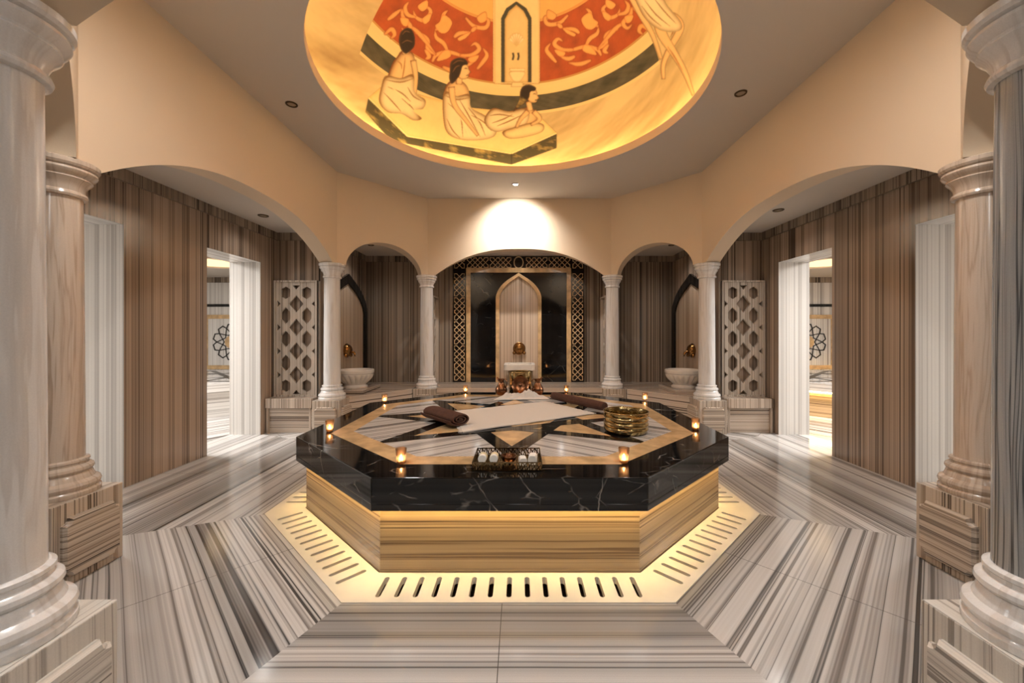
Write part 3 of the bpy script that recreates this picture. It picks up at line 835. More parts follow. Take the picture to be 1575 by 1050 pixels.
# lattice screens
def screen_mesh(w, h):
    k = w/260.0; kv = h/660.0
    X = lambda a: (a-80-130)*k
    Zf = lambda b: (875-b)*kv
    holes = []
    for yc in (285, 415, 548, 685, 815):
        hh = 48 if yc not in (285, 815) else 36
        for xc in (148, 275):
            holes.append([(X(xc-28), Zf(yc-20)), (X(xc), Zf(yc-hh)), (X(xc+28), Zf(yc-20)), (X(xc+28), Zf(yc+20)), (X(xc), Zf(yc+hh)), (X(xc-28), Zf(yc+20))])
    for yc in (348, 482, 617, 752):
        holes.append([(X(212-44), Zf(yc)), (X(212), Zf(yc-50)), (X(212+44), Zf(yc)), (X(212), Zf(yc+50))])
        holes.append([(X(97), Zf(yc-19)), (X(118), Zf(yc)), (X(97), Zf(yc+19))])
        holes.append([(X(328), Zf(yc-19)), (X(306), Zf(yc)), (X(328), Zf(yc+19))])
    for yc, s_ in ((243, 1), (862, -1)):
        holes.append([(X(190), Zf(yc)), (X(234), Zf(yc)), (X(212), Zf(yc+s_*24))])
    M = Matrix(((1, 0, 0, 0), (0, 0, 1, 0), (0, 1, 0, 0), (0, 0, 0, 1)))
    out = [(-w/2, 0), (w/2, 0), (w/2, h), (-w/2, h)]
    inner_ = [(-w/2+.022, .022), (w/2-.022, .022), (w/2-.022, h-.022), (-w/2+.022, h-.022)]
    return MB().plate(out, holes, -.028, 0, 0, M), MB().plate(out, [inner_], -.045, .048, 0, M)
def screen(name_label, lc, rz, w=.55, h=1.49):
    t = thing('lattice_screen', name_label, 'screen', lc, rz, 'pierced marble lattice screens')
    a, b = screen_mesh(w, h)
    o = obj('lattice', a, M_SCREEN, t, uv='v'); o.data.flip_normals()
    o = obj('frame', b, M_SCREEN, t, uv='v'); o.data.flip_normals()
    return t
screen('pierced grey marble lattice screen standing on the left bench, facing the room', (-2.875, YS-.052, .43), 0)
screen('pierced grey marble lattice screen standing on the right bench, facing the room', (2.875, YS-.052, .43), 0)
screen('lattice screen seen edge-on behind the left column of the far middle arch', (-1.40, 2.99, ZPLAT), -PI/2, .42, 1.42)
screen('lattice screen seen edge-on behind the right column of the far middle arch', (1.40, 2.99, ZPLAT), PI/2, .42, 1.42)

# ---------------------------------------------------------------- ornate back wall panel
def arch_pts(w, zs, za, n=14, z0=0):
    """pointed ogee-like arch outline, half width w, springing zs, apex za"""
    r = []
    for k in range(n+1):
        t = k/n
        x = w*(1-t**1.55)
        z = zs+(za-zs)*(.80*math.sin(t*PI/2)**1.0+.20*t**5)
        r.append((x, z))
    return [(w, z0)]+r+[(-x, z) for x, z in r[::-1][1:]]+[(-w, z0)]
XC = -.015
wp = thing('niche_wall_panel', 'ornate black and honey marble wall panel with pointed niche, behind the middle basin', 'wall panel', (XC, YB, ZPLAT))
MV = Matrix(((1, 0, 0, 0), (0, 0, -1, 0), (0, 1, 0, 0), (0, 0, 0, 1)))   # local (x,z) -> world xz, thickness towards the camera
H1, H2, H3 = 2.13-.0, 1.925, 1.845
def rect(w, h): return [(-w, 0), (w, 0), (w, h), (-w, h)]
obj('border_ground', MB().plate([(-1.11, 0), (-.885, 0), (-.885, H2), (.885, H2), (.885, 0), (1.11, 0), (1.11, H1-.01), (-1.11, H1-.01)], (), 0, .03, 0, MV), M_DARKPAN, wp)
obj('tan_frame', MB().plate([(-.885, 0), (-.81, 0), (-.81, H3), (.81, H3), (.81, 0), (.885, 0), (.885, H2), (-.885, H2)], (), 0, .045, 0, MV), M_TAN, wp, bevel=.004)
ao, ai = arch_pts(.385, 1.43, H3-.003), arch_pts(.325, 1.40, H3-.06)
obj('black_panel', MB().plate([(-.81, 0), (-.385, 0)]+ao[::-1][1:-1]+[(.385, 0), (.81, 0), (.81, H3), (-.81, H3)], (), 0, .026, 0, MV), M_BLACKQ, wp)
obj('arch_trim', MB().plate([(-.385, 0)]+ao[::-1][1:-1]+[(.385, 0), (.325, 0)]+ai[1:-1]+[(-.325, 0)], (), 0, .05, 0, MV), M_TAN, wp, bevel=.004)
obj('niche_back', MB().plate(ai, (), 0, .008, 0, MV), M_NICHE, wp, uv='v')
lt = MB()
def module(cx, cz, w, h, vert=True, n=4):
    """interlaced straps: diagonals through n crossings, held by short border pieces"""
    t = .0115
    M = MV @ Matrix.Translation((cx, cz, .03))
    if not vert: M = M @ Matrix.Rotation(PI/2, 4, 'Z')
    hw, hh = w/2, h/2; cell = h/n
    for k in range(n):
        zc = -hh+cell*(k+.5)
        for s_ in (-1, 1):
            e = cell*.5*.55
            lt.bar((s_*hw, zc-e), (s_*hw, zc+e), t, .005+.0001*k, 0, M)
            for sz in (-1, 1):
                ex = min(hw, (hh-abs(zc)) if zc*sz > 0 else hw)
                run = hw-.004 if not ((k == 0 and sz < 0) or (k == n-1 and sz > 0)) else cell*.5
                run = min(run, hw)
                lt.bar((0, zc), (s_*run, zc+sz*run*cell*.5/(cell*.5)), t, .006+.0002*(s_ == sz)+.0001*k, 0, M)
    for s_ in (-1, 1):
        for sz in (-1, 1):
            lt.bar((s_*hw, sz*hh), (s_*cell*.42, sz*hh), t, .0055, 0, M)
            lt.bar((s_*hw, sz*hh), (s_*hw, sz*(hh-cell*.5)), t, .0053, 0, M)
for sx in (-1, 1):
    x = sx*.9975
    module(x, .125, .165, .185, True, 2)
    for k in range(4): module(x, .425+k*.405, .165, .375, True, 4)
    module(x, H1-.115, .165, .185, True, 2)
    for k in range(2): module(sx*(.305+k*.385)+0, H1-.115, .165, .35, False, 4)
ov = [(.084*math.cos(2*PI*k/40), H1-.115+.105*math.sin(2*PI*k/40)) for k in range(40)]
ovi = [(.070*math.cos(2*PI*k/40), H1-.115+.087*math.sin(2*PI*k/40)) for k in range(40)]
lt.plate(ov, [ovi], .028, .04, 0, MV)
obj('strapwork_border', lt, M_LATTICE, wp)['label'] = 'honey-coloured interlaced strapwork border with a central oval ring'

# pointed black arches on the alcove side walls
for sx in (-1, 1):
    M = Matrix(((0, 0, -sx, 0), (1, 0, 0, 0), (0, 1, 0, 0), (0, 0, 0, 1)))
    ao, ai = arch_pts(.72, 1.18, 1.72), arch_pts(.60, 1.14, 1.58)
    t = thing('pointed_wall_arch', 'black marble pointed arch on the wall around the %s wash basin' % ('left' if sx < 0 else 'right'), 'wall arch', (sx*2.60, 2.50, ZPLAT), 0, 'black pointed arches')
    o1 = obj('arch_band', MB().plate([(-.72, 0)]+ao[::-1][1:-1]+[(.72, 0), (.60, 0)]+ai[1:-1]+[(-.60, 0)], (), 0, .035, 0, M), M_BLACKQ, t)
    o2 = obj('niche_back', MB().plate(ai, (), 0, .006, 0, M), M_NICHE, t, uv='v')

# ---------------------------------------------------------------- basins and taps
def fluted(prof, n=96, flutes=22, amp=.05, zlo=0, zhi=1):
    vs, fs = [], []
    for r, z in prof:
        for k in range(n):
            a = 2*PI*k/n
            g = 1
            if zlo < z < zhi:
                f = math.sin((z-zlo)/(zhi-zlo)*PI)
                g = 1-amp*f*(1-abs(math.cos(a*flutes/2)))
            vs.append((r*g*math.cos(a), r*g*math.sin(a), z))
    for i in range(len(prof)-1):
        for k in range(n):
            j = (k+1) % n
            fs.append((i*n+k, i*n+j, (i+1)*n+j, (i+1)*n+k))
    fs.append(tuple(range(n))[::-1]); fs.append(tuple((len(prof)-1)*n+k for k in range(n)))
    return vs, fs
for sx in (-1, 1):
    side = 'left' if sx < 0 else 'right'
    p = thing('basin_plinth', 'low marble block under the round %s wash basin' % side, 'plinth', (sx*2.345, 2.22, ZPLAT), 0, 'basin plinths')
    obj('block', MB().box((-.235, -.33, 0), (.235, .33, .05)), M_BENCH, p, uv='h', bevel=.005)
    b = thing('wash_basin', 'round fluted white marble wash basin in the %s alcove' % side, 'wash basin', (sx*2.355, 2.22, ZPLAT+.05), 0, 'marble wash basins')
    pr = [(.165, 0), (.168, .018), (.150, .028), (.138, .042), (.150, .055)]
    pr += [(.150+.095*math.sin(t*PI/2)**.9, .055+.135*t) for t in [k/10 for k in range(1, 11)]]
    vs, fs = fluted(pr+[(.240, .196)], 144, 18, .13, .05, .194)
    obj('bowl', MB().add(vs, fs), M_WHITE, b, smooth=True, angle=50)
    obj('rim', MB().lathe([(.236, .196), (.250, .202), (.254, .215), (.254, .245), (.246, .254), (.222, .254), (.216, .244), (.200, .19), (.12, .15), (0, .14)], 64, cap=False), M_WHITE, b, smooth=True, angle=30)
# square-rimmed basin in the middle
b = thing('wash_basin', 'square-rimmed white marble basin in front of the pointed niche', 'wash basin', (.0, 2.90, ZPLAT), 0, 'marble wash basins')
obj('pedestal', MB().box((-.15, -.12, 0), (.15, .13, .12)), M_WHITE, b, bevel=.01)
vs, fs = fluted([(.15, .12), (.17, .13), (.19, .16), (.205, .20), (.215, .235), (.215, .25)], 96, 20, .05, .13, .24)
obj('bowl', MB().add(vs, fs), M_WHITE, b, smooth=True)
def rsq(w, r, n=6):
    pts = []
    for cx, cy, a0 in ((w-r, w-r, 0), (-w+r, w-r, 90), (-w+r, -w+r, 180), (w-r, -w+r, 270)):
        for k in range(n+1):
            a = math.radians(a0+90*k/n); pts.append((cx+r*math.cos(a), cy+r*math.sin(a)))
    return pts
obj('rim', MB().plate(rsq(.245, .05), [rsq(.19, .05)], .25, .335), M_WHITE, b, bevel=.012)
def make_tap(label, lc, rz):
    t = thing('bronze_tap', label, 'tap', lc, rz, 'domed bronze wall taps')
    R = Matrix.Rotation(PI/2, 4, 'X')
    pr = [(.098*math.cos(a), .075*math.sin(a)) for a in [k*PI/2/10 for k in range(11)]]
    obj('domed_plate', MB().lathe([(.104, 0), (.106, .010), (.098, .014)]+[(r*.97, .012+h) for r, h in pr], 40, 0, R), M_BRONZE, t, smooth=True, angle=50)
    obj('spout', MB().tube([(0, -.07, -.02), (0, -.115, -.03), (0, -.13, -.06), (0, -.128, -.085)], [.02, .018, .016, .018], 14), M_BRONZE, t, smooth=True)
    for s_ in (-1, 1):
        obj('handle', MB().lathe([(.0, -.02), (.022, -.016), (.03, 0), (.022, .016), (0, .02)], 20, 0, Matrix.Translation((s_*.085, -.035, -.072)) @ R), M_BRONZE, t, smooth=True)
    return t
make_tap('domed bronze tap on the niche wall above the middle basin', (-.005, YB-.009, .985), 0)
make_tap('domed bronze tap on the wall above the left round basin', (-2.593, 2.46, .985), PI/2)
make_tap('domed bronze tap on the wall above the right round basin', (2.593, 2.46, .985), -PI/2)

# ---------------------------------------------------------------- things on the slab
ZT = SLAB_Z+.0025
# candles
cands = [((617, 716), 'lit candle in amber glass at the front left corner of the slab'), ((959.5, 715), 'lit candle in amber glass at the front right corner of the slab'),
         ((507, 667), 'lit candle in amber glass at the slab corner furthest left'), ((1070, 664), 'lit candle in amber glass at the slab corner furthest right'),
         ((591.5, 622), 'lit candle in amber glass at the left rear corner, before the left slim column'), ((992, 619), 'lit candle in amber glass at the right rear corner, behind the brass bowl'),
         ((716, 606.5), 'lit candle in amber glass on the far edge, left of the copper jugs'), ((871, 606.5), 'lit candle in amber glass on the far edge, behind the long brown roll')]
cand = None
for (px, py), lb in cands:
    x, y = on_plane(px, py-3.5, SLAB_Z)
    if cand is None:
        cand = thing('candle_glass', lb, 'candle', (x, y, ZT), 0, 'lit candles around the slab edge')
        prof = [(.0, 0), (.021, 0), (.024, .004), (.031, .082), (.0295, .082), (.0225, .010), (0, .008)]
        obj('glass_cup', MB().lathe(prof, 32, cap=False), M_AMBER, cand, smooth=True, angle=60)
        obj('wax', MB().lathe([(0, .0085), (.0205, .0085), (.0210, .018), (0, .018)], 24, cap=False), M_WAX, cand)
        obj('flame', MB().lathe([(0, .019), (.0045, .022), (.0062, .027), (.005, .035), (.002, .043), (0, .048)], 14, cap=False), M_FLAME, cand, smooth=True)
    else:
        dup(cand, (x, y, ZT), random.uniform(0, 6), lb)

# cloths
def cloth(name, quad, nx, ny, hfun, mat, th=.006):
    A, B, C, D = [Vector((p[0], p[1], 0)) for p in quad]
    top = []; n1 = nx+1
    for j in range(ny+1):
        for i in range(n1):
            u, v = i/nx, j/ny
            p = A.lerp(D, u).lerp(B.lerp(C, u), v)
            p.z = hfun(u, v, p); top.append(p)
    bot = [p-Vector((0, 0, th)) for p in top]
    n = len(top); fs = []
    for j in range(ny):
        for i in range(nx):
            a = j*n1+i; fs.append((a, a+1, a+n1+1, a+n1)); fs.append((n+a, n+a+n1, n+a+n1+1, n+a+1))
    def edge(ids):
        for a, b in zip(ids[:-1], ids[1:]): fs.append((b, a, n+a, n+b))
    edge([i for i in range(n1)]); edge([ny*n1+i for i in range(n1)][::-1]); edge([j*n1 for j in range(ny+1)][::-1]); edge([j*n1+nx for j in range(ny+1)])
    return MB().add(top+bot, fs)
from mathutils import noise as mn
A, B, C, D = on_plane(712, 664.6, .52), on_plane(695, 633, .52), on_plane(839, 618, .52), on_plane(914, 636, .52)
ctr = Vector(((A[0]+C[0])/2, (A[1]+C[1])/2, ZT))
lq = [(p[0]-ctr.x, p[1]-ctr.y) for p in (A, B, C, D)]
tw = thing('white_towel', 'flat white woven towel spread diagonally across the slab', 'towel', ctr)
hf = lambda u, v, p: .011+.004*mn.noise(p*5)+.0015*mn.noise(p*22)
obj('sheet', cloth('s', lq, 60, 44, hf, M_CLOTH, .008), M_CLOTH, tw, smooth=True)
for e0, e1, dirv in ((Vector(lq[0]), Vector(lq[1]), -1), (Vector(lq[3]), Vector(lq[2]), 1)):
    nd = (Vector(lq[3])-Vector(lq[0])).normalized()*dirv
    fr = MB()
    for k in range(46):
        p = e0.lerp(e1, (k+.5)/46); q = p+nd*random.uniform(.02, .035)+Vector((random.uniform(-.006, .006), random.uniform(-.006, .006)))
        fr.tube([(p.x, p.y, .008), ((p.x+q.x)/2, (p.y+q.y)/2, .006), (q.x, q.y, .0035)], .0028, 5)
    obj('fringe', fr, M_CLOTH, tw)
# crumpled cloth below the jugs
q0 = [(-.30, -.26), (-.20, .06), (.25, .06), (.31, -.20)]
def crump(u, v, p):
    m = min(1, 5*u*(1-u)+.0)*min(1, 5*v*(1-v))
    r = abs(mn.noise(Vector((p.x*6, p.y*9, 3))))+.6*abs(mn.noise(Vector((p.x*15, p.y*19, 7))))
    flat = .3 if p.y > -.04 else min(1, .3+(-.04-p.y)*9)
    return .008+m*(.085*r*flat+.016*flat+.02*flat*abs(mn.noise(Vector((p.x*32, p.y*26, 2)))))
cw = obj('crumpled_cloth', cloth('c', q0, 80, 60, crump, M_CLOTH, .006), M_CLOTH, loc=(.02, 1.06, ZT), smooth=True)
tag(cw, 'crumpled white cloth bunched in front of the copper jugs', 'cloth')
# rolled towels
def roll(name, p0, p1, a, b, turns, mat, label, flat=0.0):
    P0, P1 = Vector((p0[0], p0[1], 0)), Vector((p1[0], p1[1], 0))
    d = (P1-P0); Ln = d.length; rz = math.atan2(d.y, d.x)
    th = .011; n = int(turns*40)
    def spiral(o):
        pts = []
        for k in range(n+1):
            t = k/n*turns*2*PI
            f = 1-(1-k/n)*(1-.12)
            ra, rb = a*f, b*f
            pts.append(((ra-o)*math.cos(t), (rb-o)*math.sin(t)))
        return pts
    outer, inn = spiral(0), spiral(min(a, b)/turns*.58)
    m = 24; vs = []; fs = []
    for i in range(m+1):
        x = Ln*i/m
        s_ = 1+.05*mn.noise(Vector((x*9, a*10, 1)))
        en = 1-.10*max(0, 1-min(i, m-i)/1.5)**2
        for (y, z) in outer+inn[::-1]:
            w = 1+.035*mn.noise(Vector((x*12, y*14, z*14)))
            vs.append((x, y*s_*w*en, b+z*s_*w*en))
    q = 2*(n+1)
    for i in range(m):
        for k in range(q):
            j = (k+1) % q
            fs.append((i*q+k, (i+1)*q+k, (i+1)*q+j, i*q+j))
    for base_, flip in ((0, False), (m*q, True)):
        for k in range(n):
            f = (base_+k, base_+k+1, base_+q-2-k, base_+q-1-k)
            fs.append(f if not flip else f[::-1])
    o = obj(name, MB().add(vs, fs), mat, loc=(P0.x, P0.y, ZT), rot=(0, 0, rz), smooth=True, angle=60)
    zmin = min(v.co.z for v in o.data.vertices); o.location.z = ZT+.012-zmin
    return tag(o, label, 'towel', 'brown rolled towels')
r0 = on_plane(708, 657, .52); r1 = on_plane(662, 642, .52)
roll('rolled_towel', r0, r1, .105, .055, 3.0, M_TOWELB, 'short thick folded brown towel roll at the left end of the white towel')
r0 = on_plane(925, 634, .52); r1 = on_plane(846, 615.5, .52)
roll('rolled_towel', (r0[0]+.035, r0[1]+.02), (r1[0]+.035, r1[1]+.02), .048, .046, 4.0, M_TOWELB, 'long thin brown towel roll along the right end of the white towel')
# brass bowl
bx, by = on_plane(962.5, 664, SLAB_Z)
bb = thing('brass_bowl', 'wide hammered brass bowl on the right of the slab', 'bowl', (bx, by, ZT))
pr = [(.0, 0), (.138, 0), (.146, .004), (.155, .016), (.160, .030), (.158, .042), (.152, .047), (.158, .053), (.161, .066), (.158, .078), (.153, .083), (.158, .089), (.161, .104), (.158, .116), (.154, .121),
      (.158, .127), (.160, .138), (.162, .150), (.157, .152), (.153, .140), (.148, .10), (.148, .03), (.135, .008), (0, .006)]
obj('shell', MB().lathe(pr, 72, cap=False), M_BRASS, bb, smooth=True, angle=50)
obj('rolled_rim', MB().tube([(.1600*math.cos(2*PI*k/64), .1600*math.sin(2*PI*k/64), .152) for k in range(64)], .005, 10, closed=True), M_BRASS, bb, smooth=True)
# brass bucket and copper pieces at the far end
bk = thing('brass_bucket', 'tall polished brass bucket behind the copper bowl and jugs', 'bucket', (.012, 1.315, ZT))
obj('body', MB().lathe([(0, 0), (.13, 0), (.135, .006), (.140, .14), (.147, .262), (.143, .262), (.136, .14), (.128, .012), (0, .010)], 56, cap=False), M_BRASS, bk, smooth=True, angle=50)
obj('rim', MB().tube([(.146*math.cos(2*PI*k/56), .146*math.sin(2*PI*k/56), .262) for k in range(56)], .007, 10, closed=True), M_BRASS, bk, smooth=True)
obj('hoop', MB().tube([(.138*math.cos(2*PI*k/56), .138*math.sin(2*PI*k/56), .06) for k in range(56)], .004, 8, closed=True), M_BRASS, bk, smooth=True)
def make_jug(label, lc, rz):
    t = thing('copper_jug', label, 'jug', lc, rz, 'pair of copper jugs')
    pr = [(0, 0), (.045, 0), (.050, .006), (.062, .022), (.070, .045), (.070, .065), (.062, .088), (.046, .115), (.034, .138), (.030, .155), (.034, .172), (.044, .188), (.041, .189), (.030, .172), (.026, .155), (.030, .138), (0, .12)]
    obj('body', MB().lathe(pr, 40, cap=False), M_COPPER, t, smooth=True, angle=60)
    obj('handle', MB().tube([(.036, 0, .18), (.066, 0, .19), (.084, 0, .165), (.082, 0, .12), (.066, 0, .085)], .006, 10), M_COPPER, t, smooth=True)
    obj('spout', MB().tube([(-.030, 0, .165), (-.048, 0, .182), (-.064, 0, .205)], [.016, .012, .007], 12), M_COPPER, t, smooth=True)
    return t
make_jug('dark copper jug standing left of the round copper bowl', (-.215, 1.20, ZT), -.6)
make_jug('dark copper jug standing right of the round copper bowl', (.215, 1.20, ZT), PI+.6)
cb = thing('copper_bowl', 'round copper bath bowl tipped on edge, leaning on the brass bucket', 'bowl', (.01, 1.10, ZT+.128))
R = Matrix.Rotation(math.radians(78), 4, 'X')
obj('shell', MB().lathe([(0, -.035), (.04, -.034), (.078, -.022), (.098, 0), (.102, .004), (.099, .006), (.075, -.016), (.04, -.028), (.018, -.028), (.014, -.020), (0, -.018)], 56, 0, R, cap=False), M_COPPER, cb, smooth=True, angle=50)
# tray
tx0, tx1, ty0, ty1 = -.247, .117, -1.405, -1.145
tr = thing('filigree_tray', 'pierced dark gold tray holding soaps, bottles and a small bowl', 'tray', ((tx0+tx1)/2, (ty0+ty1)/2, ZT))
W2, D2, HT = (tx1-tx0)/2, (ty1-ty0)/2, .045
obj('tray_floor', MB().box((-W2, -D2, .0), (W2, D2, .004)), M_DGOLD, tr)
def filig(Lh, M):
    mb = MB()
    mb.bar((-Lh, .003), (Lh, .003), .006, .003, 0, M); mb.bar((-Lh, HT-.002), (Lh, HT-.002), .006, .003, 0, M)
    n = int(Lh*2/.026)
    for k in range(n+1):
        x = -Lh+2*Lh*k/n
        if k < n:
            x2 = x+2*Lh/n; xm = x+random.uniform(.3, .7)*2*Lh/n; zm = HT*random.uniform(.35, .65)
            mb.bar((x, .004), (xm, zm), .0055, .0032, 0, M); mb.bar((xm, zm), (x2, HT-.004), .0055, .0034, 0, M)
            mb.bar((xm, zm), (x+random.uniform(0, .012), HT-.004), .005, .0036, 0, M); mb.bar((xm, zm), (x2-random.uniform(0, .012), .004), .005, .0038, 0, M)
        mb.bar((x, 0), (x, HT), .0045, .003, 0, M)
    return mb
for k, (Lh, dist) in enumerate(((W2, D2), (D2, W2), (W2, D2), (D2, W2))):
    M = Matrix.Rotation(k*PI/2, 4, 'Z') @ Matrix.Translation((0, -dist, 0)) @ Matrix(((1, 0, 0, 0), (0, 0, -1, 0), (0, 1, 0, 0), (0, 0, 0, 1)))
    obj('pierced_side', filig(Lh, M), M_DGOLD, tr)
for x in (-.105, -.045, .055): obj('divider', MB().box((x-.002, -D2+.01, .004), (x+.002, D2-.06, .024)), M_DGOLD, tr)
tcx, tcy = (tx0+tx1)/2, (ty0+ty1)/2
def make_bottle(label, lc):
    t = thing('toiletry_bottle', label, 'bottle', lc, 0, 'small bottles in the tray')
    R = Matrix.Rotation(PI/2-.12, 4, 'X')
    obj('body', MB().lathe([(0, -.075), (.020, -.075), (.024, -.070), (.024, -.03), (.021, -.022), (.018, -.020)], 28, 0, R), M_CREAM, t, smooth=True, angle=40)
    obj('cap', MB().lathe([(.018, -.02), (.0225, -.018), (.0225, .016), (.0205, .020), (0, .020)], 28, 0, R), M_SOAP, t, smooth=True, angle=40)['label'] = 'round white cap'
    return t
make_bottle('small pale bottle with round white cap, at the left end of the tray', (tcx-.137, tcy-.060, ZT+.042))
make_bottle('small pale bottle with round white cap, second from the left end of the tray', (tcx-.075, tcy-.060, ZT+.042))
sb = thing('small_copper_bowl', 'small shiny copper bowl in the middle of the tray', 'bowl', (tcx+.005, tcy-.01, ZT+.005))
obj('shell', MB().lathe([(0, 0), (.02, 0), (.034, .010), (.042, .026), (.044, .040), (.041, .040), (.032, .016), (.018, .008), (.008, .008), (.006, .016), (0, .017)], 40, cap=False), M_COPPER, sb, smooth=True, angle=50)
def make_soap(label, lc, rz, s=1):
    m = MB().plate([(x, z) for x, z in [(-.022, 0), (.022, 0), (.022, .026), (.019, .036), (.012, .041), (-.012, .041), (-.019, .036), (-.022, .026)]], (), -.03, .03, 0, Matrix(((1, 0, 0, 0), (0, 0, -1, 0), (0, 1, 0, 0), (0, 0, 0, 1))))
    o = obj('white_soap', m, M_SOAP, loc=lc, rot=(0, 0, rz), bevel=.006)
    return tag(o, label, 'soap', 'white soaps in the tray')
make_soap('smaller round-topped white soap in the tray, beside the small copper bowl', (tcx+.083, tcy-.045, ZT+.006), .1)
make_soap('larger white soap at the right end of the tray', (tcx+.138, tcy-.03, ZT+.006), -.1).scale = (1.1, 1.1, 1.25)

# ---------------------------------------------------------------- downlights
def downlight(label, x, y, z, on=False, r=.05):
    t = thing('ceiling_downlight', label, 'downlight', (x, y, z), 0, 'recessed ceiling downlights')
    obj('trim_ring', MB().lathe([(r*.68, .004), (r*.68, -.004), (r*.8, -.010), (r*.96, -.008), (r, 0), (r, .004)], 36, cap=False), M_DLRING, t, smooth=True)
    obj('lamp', MB().lathe([(0, -.003), (r*.68, -.003), (r*.68, .004)], 30, cap=False), M_LAMPON if on else M_LAMPOFF, t)
    return t
downlight('unlit round downlight in the hall ceiling left of the dome', -2.03, .047, ZCEIL)
downlight('unlit round downlight in the hall ceiling right of the dome', 1.88, -.116, ZCEIL)
downlight('bright white downlight in the ceiling above the far middle arch', -.055, 1.95, ZCEIL, True)
downlight('small downlight in the aisle ceiling behind the big left arch', -2.85, .93, ZAIS, False, .055)
downlight('small downlight in the aisle ceiling behind the big right arch', 2.75, .73, ZAIS, False, .055)
downlight('small downlight in the alcove ceiling above the left wash basin', -2.20, 2.40, ZAIS, False, .045)
downlight('small downlight in the alcove ceiling above the right wash basin', 2.25, 2.40, ZAIS, False, .045)

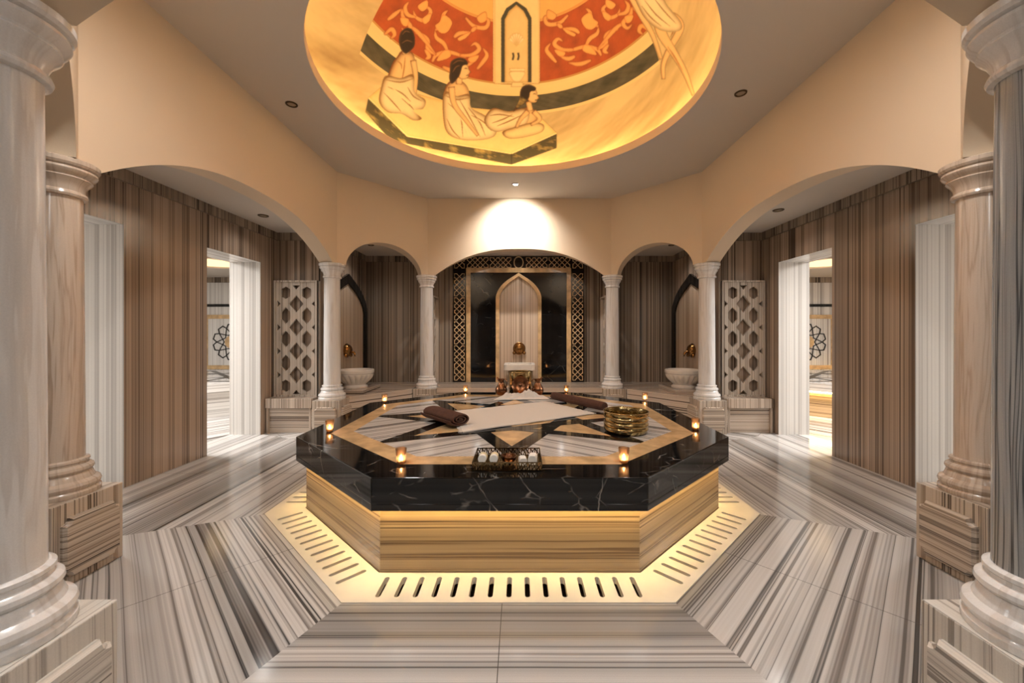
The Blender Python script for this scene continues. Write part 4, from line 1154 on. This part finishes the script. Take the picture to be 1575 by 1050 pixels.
# ---------------------------------------------------------------- side rooms
for sx in (-1, 1):
    side = 'left' if sx < 0 else 'right'
    xi, xo, yn, yf = XW+TW, 8.6, -1.9, 5.45
    f = lambda a, b: tuple(sorted((sx*a, sx*b)))
    x0, x1 = f(xi, xo)
    struct('floor_%s_room' % side, MB().box((x0, yn, -.05), (x1, yf, 0)), M_FLOOR, uv='h', top=(.82, .57) if sx > 0 else (-.82, .57))
    struct('ceiling_%s_room' % side, MB().box((x0, yn, 2.5), (x1, yf, 2.55)), M_CEIL)
    struct('wall_far_%s_room' % side, MB().box((x0, yf, 0), (x1, yf+.1, 2.5)), M_JAMB, uv='v')
    ex0, ex1 = f(xo, xo+.1)
    struct('wall_outer_%s_room' % side, MB().box((ex0, yn, 0), (ex1, yf, 2.5)), M_JAMB, uv='v')
    struct('wall_near_%s_room' % side, MB().box((x0, yn-.1, 0), (x1, yn, 2.5)), M_JAMB, uv='v')
    nx0, nx1 = f(xi-.08, xi)
    struct('wall_inner_%s_room' % side, MB().box((nx0, YS+.31, 0), (nx1, yf, 2.5)), M_JAMB, uv='v')
    n = 20 if sx < 0 else 30
    struct('trim_%d' % (n+1), MB().box((x0, yf-.03, 2.38), (x1, yf, 2.5)), M_WALLG, uv='v')
    struct('trim_%d' % (n+2), MB().box((x0, yf-.02, 1.84), (x1, yf, 1.90)), M_BLACK)
    # rosette panel
    pc = 6.47
    t = thing('rosette_panel', 'honey-framed wall panel with black star rosette, seen through the %s doorway' % side, 'wall panel', (sx*pc, yf, 1.05), 0, 'rosette wall panels')
    MVv = Matrix(((1, 0, 0, 0), (0, 0, -1, 0), (0, 1, 0, 0), (0, 0, 0, 1)))
    sq = lambda h, w: [(-w, -h), (w, -h), (w, h), (-w, h)]
    obj('frame', MB().plate(sq(.61, .61), [sq(.52, .52)], 0, .03, 0, MVv), M_TAN, t)
    obj('panel', MB().plate(sq(.52, .52), (), 0, .012, 0, MVv), M_JAMB, t, uv='v')
    ro = MB(); Rr = .40; P = lambda r, a: (r*math.sin(a), r*math.cos(a))
    for k in range(10):
        a = 2*PI*k/10; s_ = 2*PI/10
        ro.bar(P(Rr, a-s_*.24), P(Rr, a+s_*.24), .022, .012, 0, MVv @ Matrix.Translation((0, 0, .012)))
        ro.bar(P(Rr, a+s_*.24), P(Rr*.80, a+s_*.5), .022, .0122, 0, MVv @ Matrix.Translation((0, 0, .012)))
        ro.bar(P(Rr*.80, a+s_*.5), P(Rr, a+s_*.76), .022, .0124, 0, MVv @ Matrix.Translation((0, 0, .012)))
        ro.bar(P(Rr*.80, a+s_*.5), P(Rr*.38, a-s_*.5), .018, .0126, 0, MVv @ Matrix.Translation((0, 0, .012)))
        ro.bar(P(Rr*.80, a+s_*.5), P(Rr*.38, a+s_*1.5), .018, .0128, 0, MVv @ Matrix.Translation((0, 0, .012)))
    obj('rosette', ro, M_STAR, t)
    obj('rosette_centre', MB().plate([P(Rr*.36, 2*PI*k/20) for k in range(20)], (), .012, .016, 0, MVv), M_TAN, t)
    # slab of the side room
    c = Vector((sx*5.5, 3.25)); h_, s_ = 1.3, .66
    oc = [(-s_, -h_), (s_, -h_), (h_, -s_), (h_, s_), (s_, h_), (-s_, h_), (-h_, s_), (-h_, -s_)]
    t = thing('side_room_slab', ('octagonal striped marble slab seen through the left doorway' if sx < 0 else 'octagonal slab with golden under-glow seen through the right doorway'), 'massage slab', (c.x, c.y, 0))
    obj('base', MB().plate(offset(oc, -.06), (), 0, .38), M_JAMB if sx < 0 else M_BASE, t, uv='h')
    obj('top_slab', MB().plate(oc, (), .38, .50), M_JAMB if sx < 0 else M_INLAY, t, uv='h')
    inl2 = MB()
    i3 = offset(oc, -.14)
    inl2.plate(i3, (), .498, .5012, 0)
    for k in range(8):
        a = Vector(i3[k]); b2 = Vector(i3[(k+3) % 8]); d = (b2-a).normalized(); nn = Vector((-d.y, d.x))*.045
        pol = clip([tuple(a-nn), tuple(b2-nn), tuple(b2+nn), tuple(a+nn)], i3)
        inl2.plate(pol, (), .498, .502+.0001*k, 1)
    obj('inlay', inl2, [M_INLAY, M_STAR], t, uv='v')
    if sx > 0:
        obj('light_strip', MB().plate(offset(oc, -.034), [offset(oc, -.05)], .366, .3795), M_UNDER, t)
    lamp = thing('round_ceiling_lamp', 'round warm ceiling dome light seen through the %s doorway' % side, 'ceiling lamp', (sx*5.5, 3.5, 2.5), 0, 'round lamps of the side rooms')
    obj('rim', MB().lathe([(.58, 0), (.60, -.02), (.56, -.03), (.54, -.01)], 48, cap=False), M_PLASTER, lamp, smooth=True)
    obj('diffuser', MB().lathe([(0, -.004), (.55, -.004)], 48, cap=False), M_ROOMLAMP, lamp)

# ---------------------------------------------------------------- lights
def light(kind, name, lc, energy, col=(1, 1, 1), size=.1, rot=(0, 0, 0), angle=None, blend=.5):
    l = bpy.data.lights.new(name, kind); l.energy = energy; l.color = col
    if kind == 'AREA': l.shape = 'DISK'; l.size = size
    else: l.shadow_soft_size = size
    if angle: l.spot_size = math.radians(angle); l.spot_blend = blend
    o = bpy.data.objects.new(name, l); COL.objects.link(o); o.location = lc; o.rotation_euler = rot
    return o
WARM = (1, .86, .68); NEU = (1, .965, .93)
light('SPOT', 'downlight_beam_back', (-.055, 1.97, ZCEIL-.02), 190, (1, .97, .94), .03, (math.radians(42), 0, 0), 112, 1.0)
for x in (-1.25, 1.25): light('SPOT', 'downlight_beam_front', (x, -1.95, ZCEIL-.02), 135, NEU, .08, (math.radians(12), 0, 0), 165, 1.0)  # unseen fill spots added to brighten the hall, no fixtures here
for x, y, e in ((-2.85, .93, 12), (2.75, .73, 12), (-2.2, 2.4, 19), (2.25, 2.4, 19), (-2.85, -1.2, 12), (2.75, -1.2, 12), (0, 2.95, 9)):
    light('SPOT', 'aisle_beam', (x, y, ZAIS-.02), e, NEU, .06, (0, 0, 0), 140, 1.0)
for x in (-1.4, 0, 1.4): light('SPOT', 'vestibule_beam', (x, -4.3, ZAIS-.02), 50, (1, .975, .95), .10, (math.radians(25), 0, 0), 160, 1.0)  # unseen fill spots added behind the camera to brighten the front columns
light('POINT', 'dome_glow', (DCX, DCY, ZCEIL+.30), 9, (1, .93, .84), .4)  # unseen fill point added inside the dome, stands in for bounced cove light
for sx in (-1, 1):
    light('AREA', 'side_room_ceiling_light', (sx*5.2, .8, 2.48), 230, (1, .985, .97), 1.6)  # unseen fill disc added to brighten the side room, no fixture here
w = bpy.data.worlds.new('world'); S.world = w; w.use_nodes = True
w.node_tree.nodes['Background'].inputs[0].default_value = (1, .95, .90, 1)
w.node_tree.nodes['Background'].inputs[1].default_value = 1.6

# ---------------------------------------------------------------- camera
cd = bpy.data.cameras.new('camera'); cam = bpy.data.objects.new('camera', cd); COL.objects.link(cam)
cd.sensor_width = 36; cd.lens = 36*FPX/1575; cd.clip_start = .05
cd.shift_x = -(PX0-787.5)/1575; cd.shift_y = -(525-PY0)/1575
cam.location = (0, CAMY, CAMZ); cam.rotation_euler = (PI/2, 0, 0)
S.camera = cam
S.view_settings.view_transform = 'Standard'; S.view_settings.look = 'None'; S.view_settings.gamma = 1; S.view_settings.use_curve_mapping = False
S.view_settings.exposure = 0
